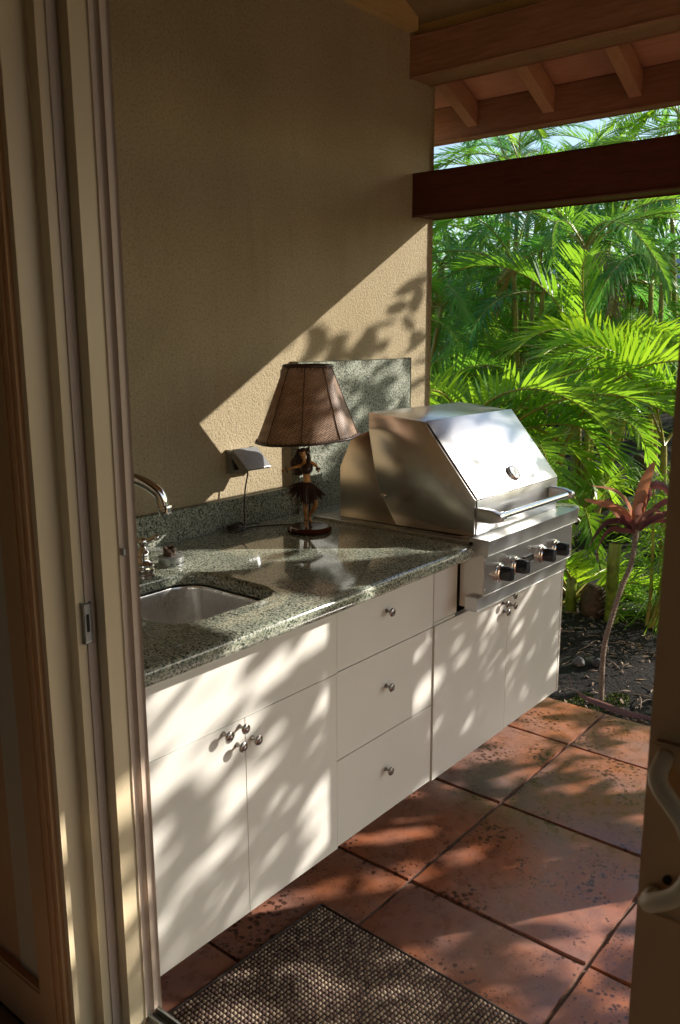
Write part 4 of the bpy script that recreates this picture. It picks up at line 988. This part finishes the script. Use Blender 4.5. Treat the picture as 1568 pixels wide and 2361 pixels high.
tl([(0, 0, 0), (10, -40, 22), (28, -56, 26), (50, -46, 28)], 18, red, Z-F2*.5, .3)
tl([(0, 0, 0), (-20, -30, 24), (-44, -44, 28), (-56, -20, 30)], 16, drk, Z-F2*.5, .3)
tl([(0, 0, 0), (0, -34, 10), (-4, -58, 14), (6, -72, 16)], 22, red, RR, .3)

# cut canes and husk stump
def cane(x, y, h, r_, lab, seed):
    z = gz(x, y)-.02; root = thing('cut_cane', lab, 'stump', (x, y, z)); bm = bmesh.new(); P_ = []; rs = []
    n = 14
    for i in range(n+1):
        P_.append((x+.01*sin(i*.4+seed), y, z+h*i/n)); rs.append(r_*(1+.05*(i % 4 == 0)+.22*max(0, 1-i/5)))
    rs[-1] = r_*.98
    tube(P_, rs, 16, bm, caps=False); finish(bm, 'cane', M['bamboo'], root, smooth=40)
    finish(lathe([(r_*.98, 0), (r_*.8, -.004), (r_*.72, -.02), (0, -.022)], (P_[-1][0], P_[-1][1], P_[-1][2]), n=16), 'cut_end', M['husk'], root)
cane(2.60, .24, .42, .030, 'thick green cut cane standing behind the ti plant stem', 1)
cane(2.62, .02, .26, .026, 'short yellow-green cut cane with a fern sprout behind it', 2)
def blob(name, lab, cat, x, y, z, sx, sy, sz, mat, seed, amp=.25):
    rr = random.Random(seed); bm = bmesh.new(); bmesh.ops.create_icosphere(bm, subdivisions=3, radius=1)
    ph = [rr.uniform(0, 6) for _ in range(6)]
    for v in bm.verts:
        c_ = v.co.copy(); k = 1+amp*(sin(c_.x*2.3+ph[0])*sin(c_.y*2.9+ph[1])+.5*sin(c_.z*5+ph[2])*cos(c_.x*4.4+ph[3]))
        v.co = V(x, y, z)+Vector((c_.x*sx*k, c_.y*sy*k, c_.z*sz*k))
    return tag(finish(bm, name, mat, smooth=True, loc=V(x, y, z)), lab, cat)
blob('palm_stump', 'round dark palm stump between the two cut canes', 'stump', 2.66, .13, .09, .075, .075, .13, M['husk'], 1, .15)
blob('lava_rock', 'large dark blue-grey lava rock beyond the grill corner', 'rock', 4.6, -.80, gz(4.6, -.8)+.05, .17, .12, .10, M['rock'], 2)
blob('lava_rock', 'dark rock under the fronds near the top of the slope', 'rock', 5.0, -1.0, gz(5, -1)+.05, .12, .14, .10, M['rock'], 3)
blob('lava_rock', 'flat black rock low beside the ti plant crown', 'rock', 4.2, -.25, gz(4.2, -.25)+.03, .22, .12, .06, M['rock'], 4)
blob('garden_stone', 'small pale grey stone on soil near the cabinet end', 'rock', 2.10, .30, gz(2.1, .3)+.015, .022, .028, .022, M['rock_pale'], 5)
blob('garden_stone', 'small dark stone right beside the pale grey one', 'rock', 2.14, .37, gz(2.14, .37)+.01, .025, .03, .018, M['rock'], 6)
blob('tree_stump', 'mossy broken tree stump in the middle distance soil', 'stump', 4.9, -.45, gz(4.9, -.45)+.10, .09, .09, .15, M['husk'], 8, .3)
bm = tube(spline([V(2.75, -.25, .04), V(2.95, .0, .07), V(3.0, .25, .06), V(3.1, .5, .08)], 5), [.014, .016, .017, .018, .018, .017]+[.015]*10, 8, blender=True)
tag(finish(bm, 'fallen_branch', M['husk'], smooth=True), 'thin fallen brown branch lying behind the cut canes', 'branch')
# moss patches
bm = bmesh.new(); rs_ = random.Random(4)
for cx, cy, rx, ry, n in ((1.80, .47, .07, .09, 500), (1.90, .55, .09, .05, 500), (1.76, .40, .04, .05, 200), (1.86, .43, .05, .04, 200), (2.7, -.12, .12, .10, 400)):
    for k in range(n):
        a, q = rs_.uniform(0, 2*pi), sqrt(rs_.random()); x, y = cx+rx*q*cos(a), cy+ry*q*sin(a); p = V(x, y, gz(x, y)-.004)
        d = Vector((rs_.uniform(-.5, .5), rs_.uniform(-.5, .5), 1)).normalized()*rs_.uniform(.006, .013)
        strip(bm, [p, p+d], [.008, .002], Vector((rs_.uniform(-1, 1), rs_.uniform(-1, 1), 0)))
tag(finish(bm, 'moss', M['moss'], recalc=False), 'bright green moss patches around the ti plant foot', 'moss', kind='stuff')
# leaf litter
bm = bmesh.new(); n_ = 0
while n_ < 2600:
    if n_ < 900: x, y = rs_.uniform(1.70, 3.0), rs_.uniform(-.4, 1.3)
    else: x, y = rs_.uniform(1.8, 7.5), rs_.uniform(-4, 1.2)
    n_ += 1
    l = rs_.uniform(.012, .045)*(1.0 if x < 3 else 1.3); p = V(x, y, gz(x, y)+.004)
    a = rs_.uniform(0, 2*pi); d = Vector((cos(a), sin(a), rs_.uniform(-.15, .3))); s_ = Vector((-sin(a), cos(a), rs_.uniform(-.5, .5)))
    strip(bm, [p, p+d*l*.5+Vector((0, 0, l*rs_.uniform(-.05, .25))), p+d*l], [.002, l*rs_.uniform(.12, .42), .001], s_)
tag(finish(bm, 'leaf_litter', M['litter'], recalc=False), 'pale dry leaf litter and twigs scattered on the black soil', 'leaf litter', kind='stuff')
bm = bmesh.new()
for k in range(90):
    x, y = rs_.uniform(1.72, 3.4), rs_.uniform(-.3, 1.1); a = rs_.uniform(0, 2*pi); l = rs_.uniform(.05, .16)
    z = gz(x, y)+.006; tube(spline([V(x, y, z), V(x+l*.5*cos(a)+.01, y+l*.5*sin(a), z+rs_.uniform(.0, .02)), V(x+l*cos(a), y+l*sin(a), z)], 3), [.0022]*6+[.001], 5, bm, blender=True)
for k in range(70):   # small gravel at the patio edge
    x, y = rs_.uniform(1.69, 1.78), rs_.uniform(.55, 1.2); g = bmesh.ops.create_icosphere(bm, subdivisions=1, radius=rs_.uniform(.004, .011))['verts']
    for v in g: v.co = Vector((v.co.x, v.co.y*1.3, v.co.z*.6))+V(x, y, -.038)
tag(finish(bm, 'twigs_and_gravel', M['litter'], smooth=True), 'small twigs and pale gravel along the patio edge', 'twigs', kind='stuff')
# dry ti leaf on the ground
bm = bmesh.new()
P_ = spline([V(1.86, .36, .030), V(1.80, .41, .006), V(1.79, .47, -.010), V(1.775, .56, -.012), V(1.765, .66, -.014), V(1.76, .76, -.006)], 5); n = len(P_)
strip(bm, P_, [.004 if i < 8 else .034*sin(pi*(i-6)/(n-6))**.6+.003 for i in range(n)], Vector((1, .2, .3)), .5)
tag(finish(bm, 'fallen_leaf', M['ti_dry'], smooth=True, recalc=False), 'long dry reddish leaf fallen at the ti plant foot', 'leaf')
# grassy green bush behind the ti plant
gb = thing('grassy_bush', 'fine-leaved bright green grassy bush behind the ti plant', 'bush', (2.75, .50, gz(2.75, .5)))
bm = bmesh.new()
for k in range(1300):
    a, q = rs_.uniform(0, 2*pi), rs_.random()*.28; p = V(2.75+q*cos(a)*.6, .48+q*sin(a), gz(2.75, .5)+rs_.uniform(0, .75)**1.0)
    d = Vector((cos(a)*.6, -sin(a)*.9, rs_.uniform(-.5, 1))).normalized(); l = rs_.uniform(.08, .2)
    strip(bm, [p, p+d*l*.5, p+d*l+Vector((0, 0, -l*.4))], [.003, .0065, .001], Vector((rs_.uniform(-1, 1), rs_.uniform(-1, 1), .2)))
lf = finish(bm, 'foliage', M['grass_leaf'], gb, recalc=False); lf['kind'] = 'stuff'
for k in range(6):
    a = rs_.uniform(-.6, .9); bm = tube(spline([V(2.66, .40, 0), V(2.68+.05*k*.4, .44+.12*a, .25), V(2.72, .5+.35*a, .75)], 5), [.014-.0009*i for i in range(11)], 8, blender=True)
    finish(bm, 'stem', M['stem'], gb, smooth=True)
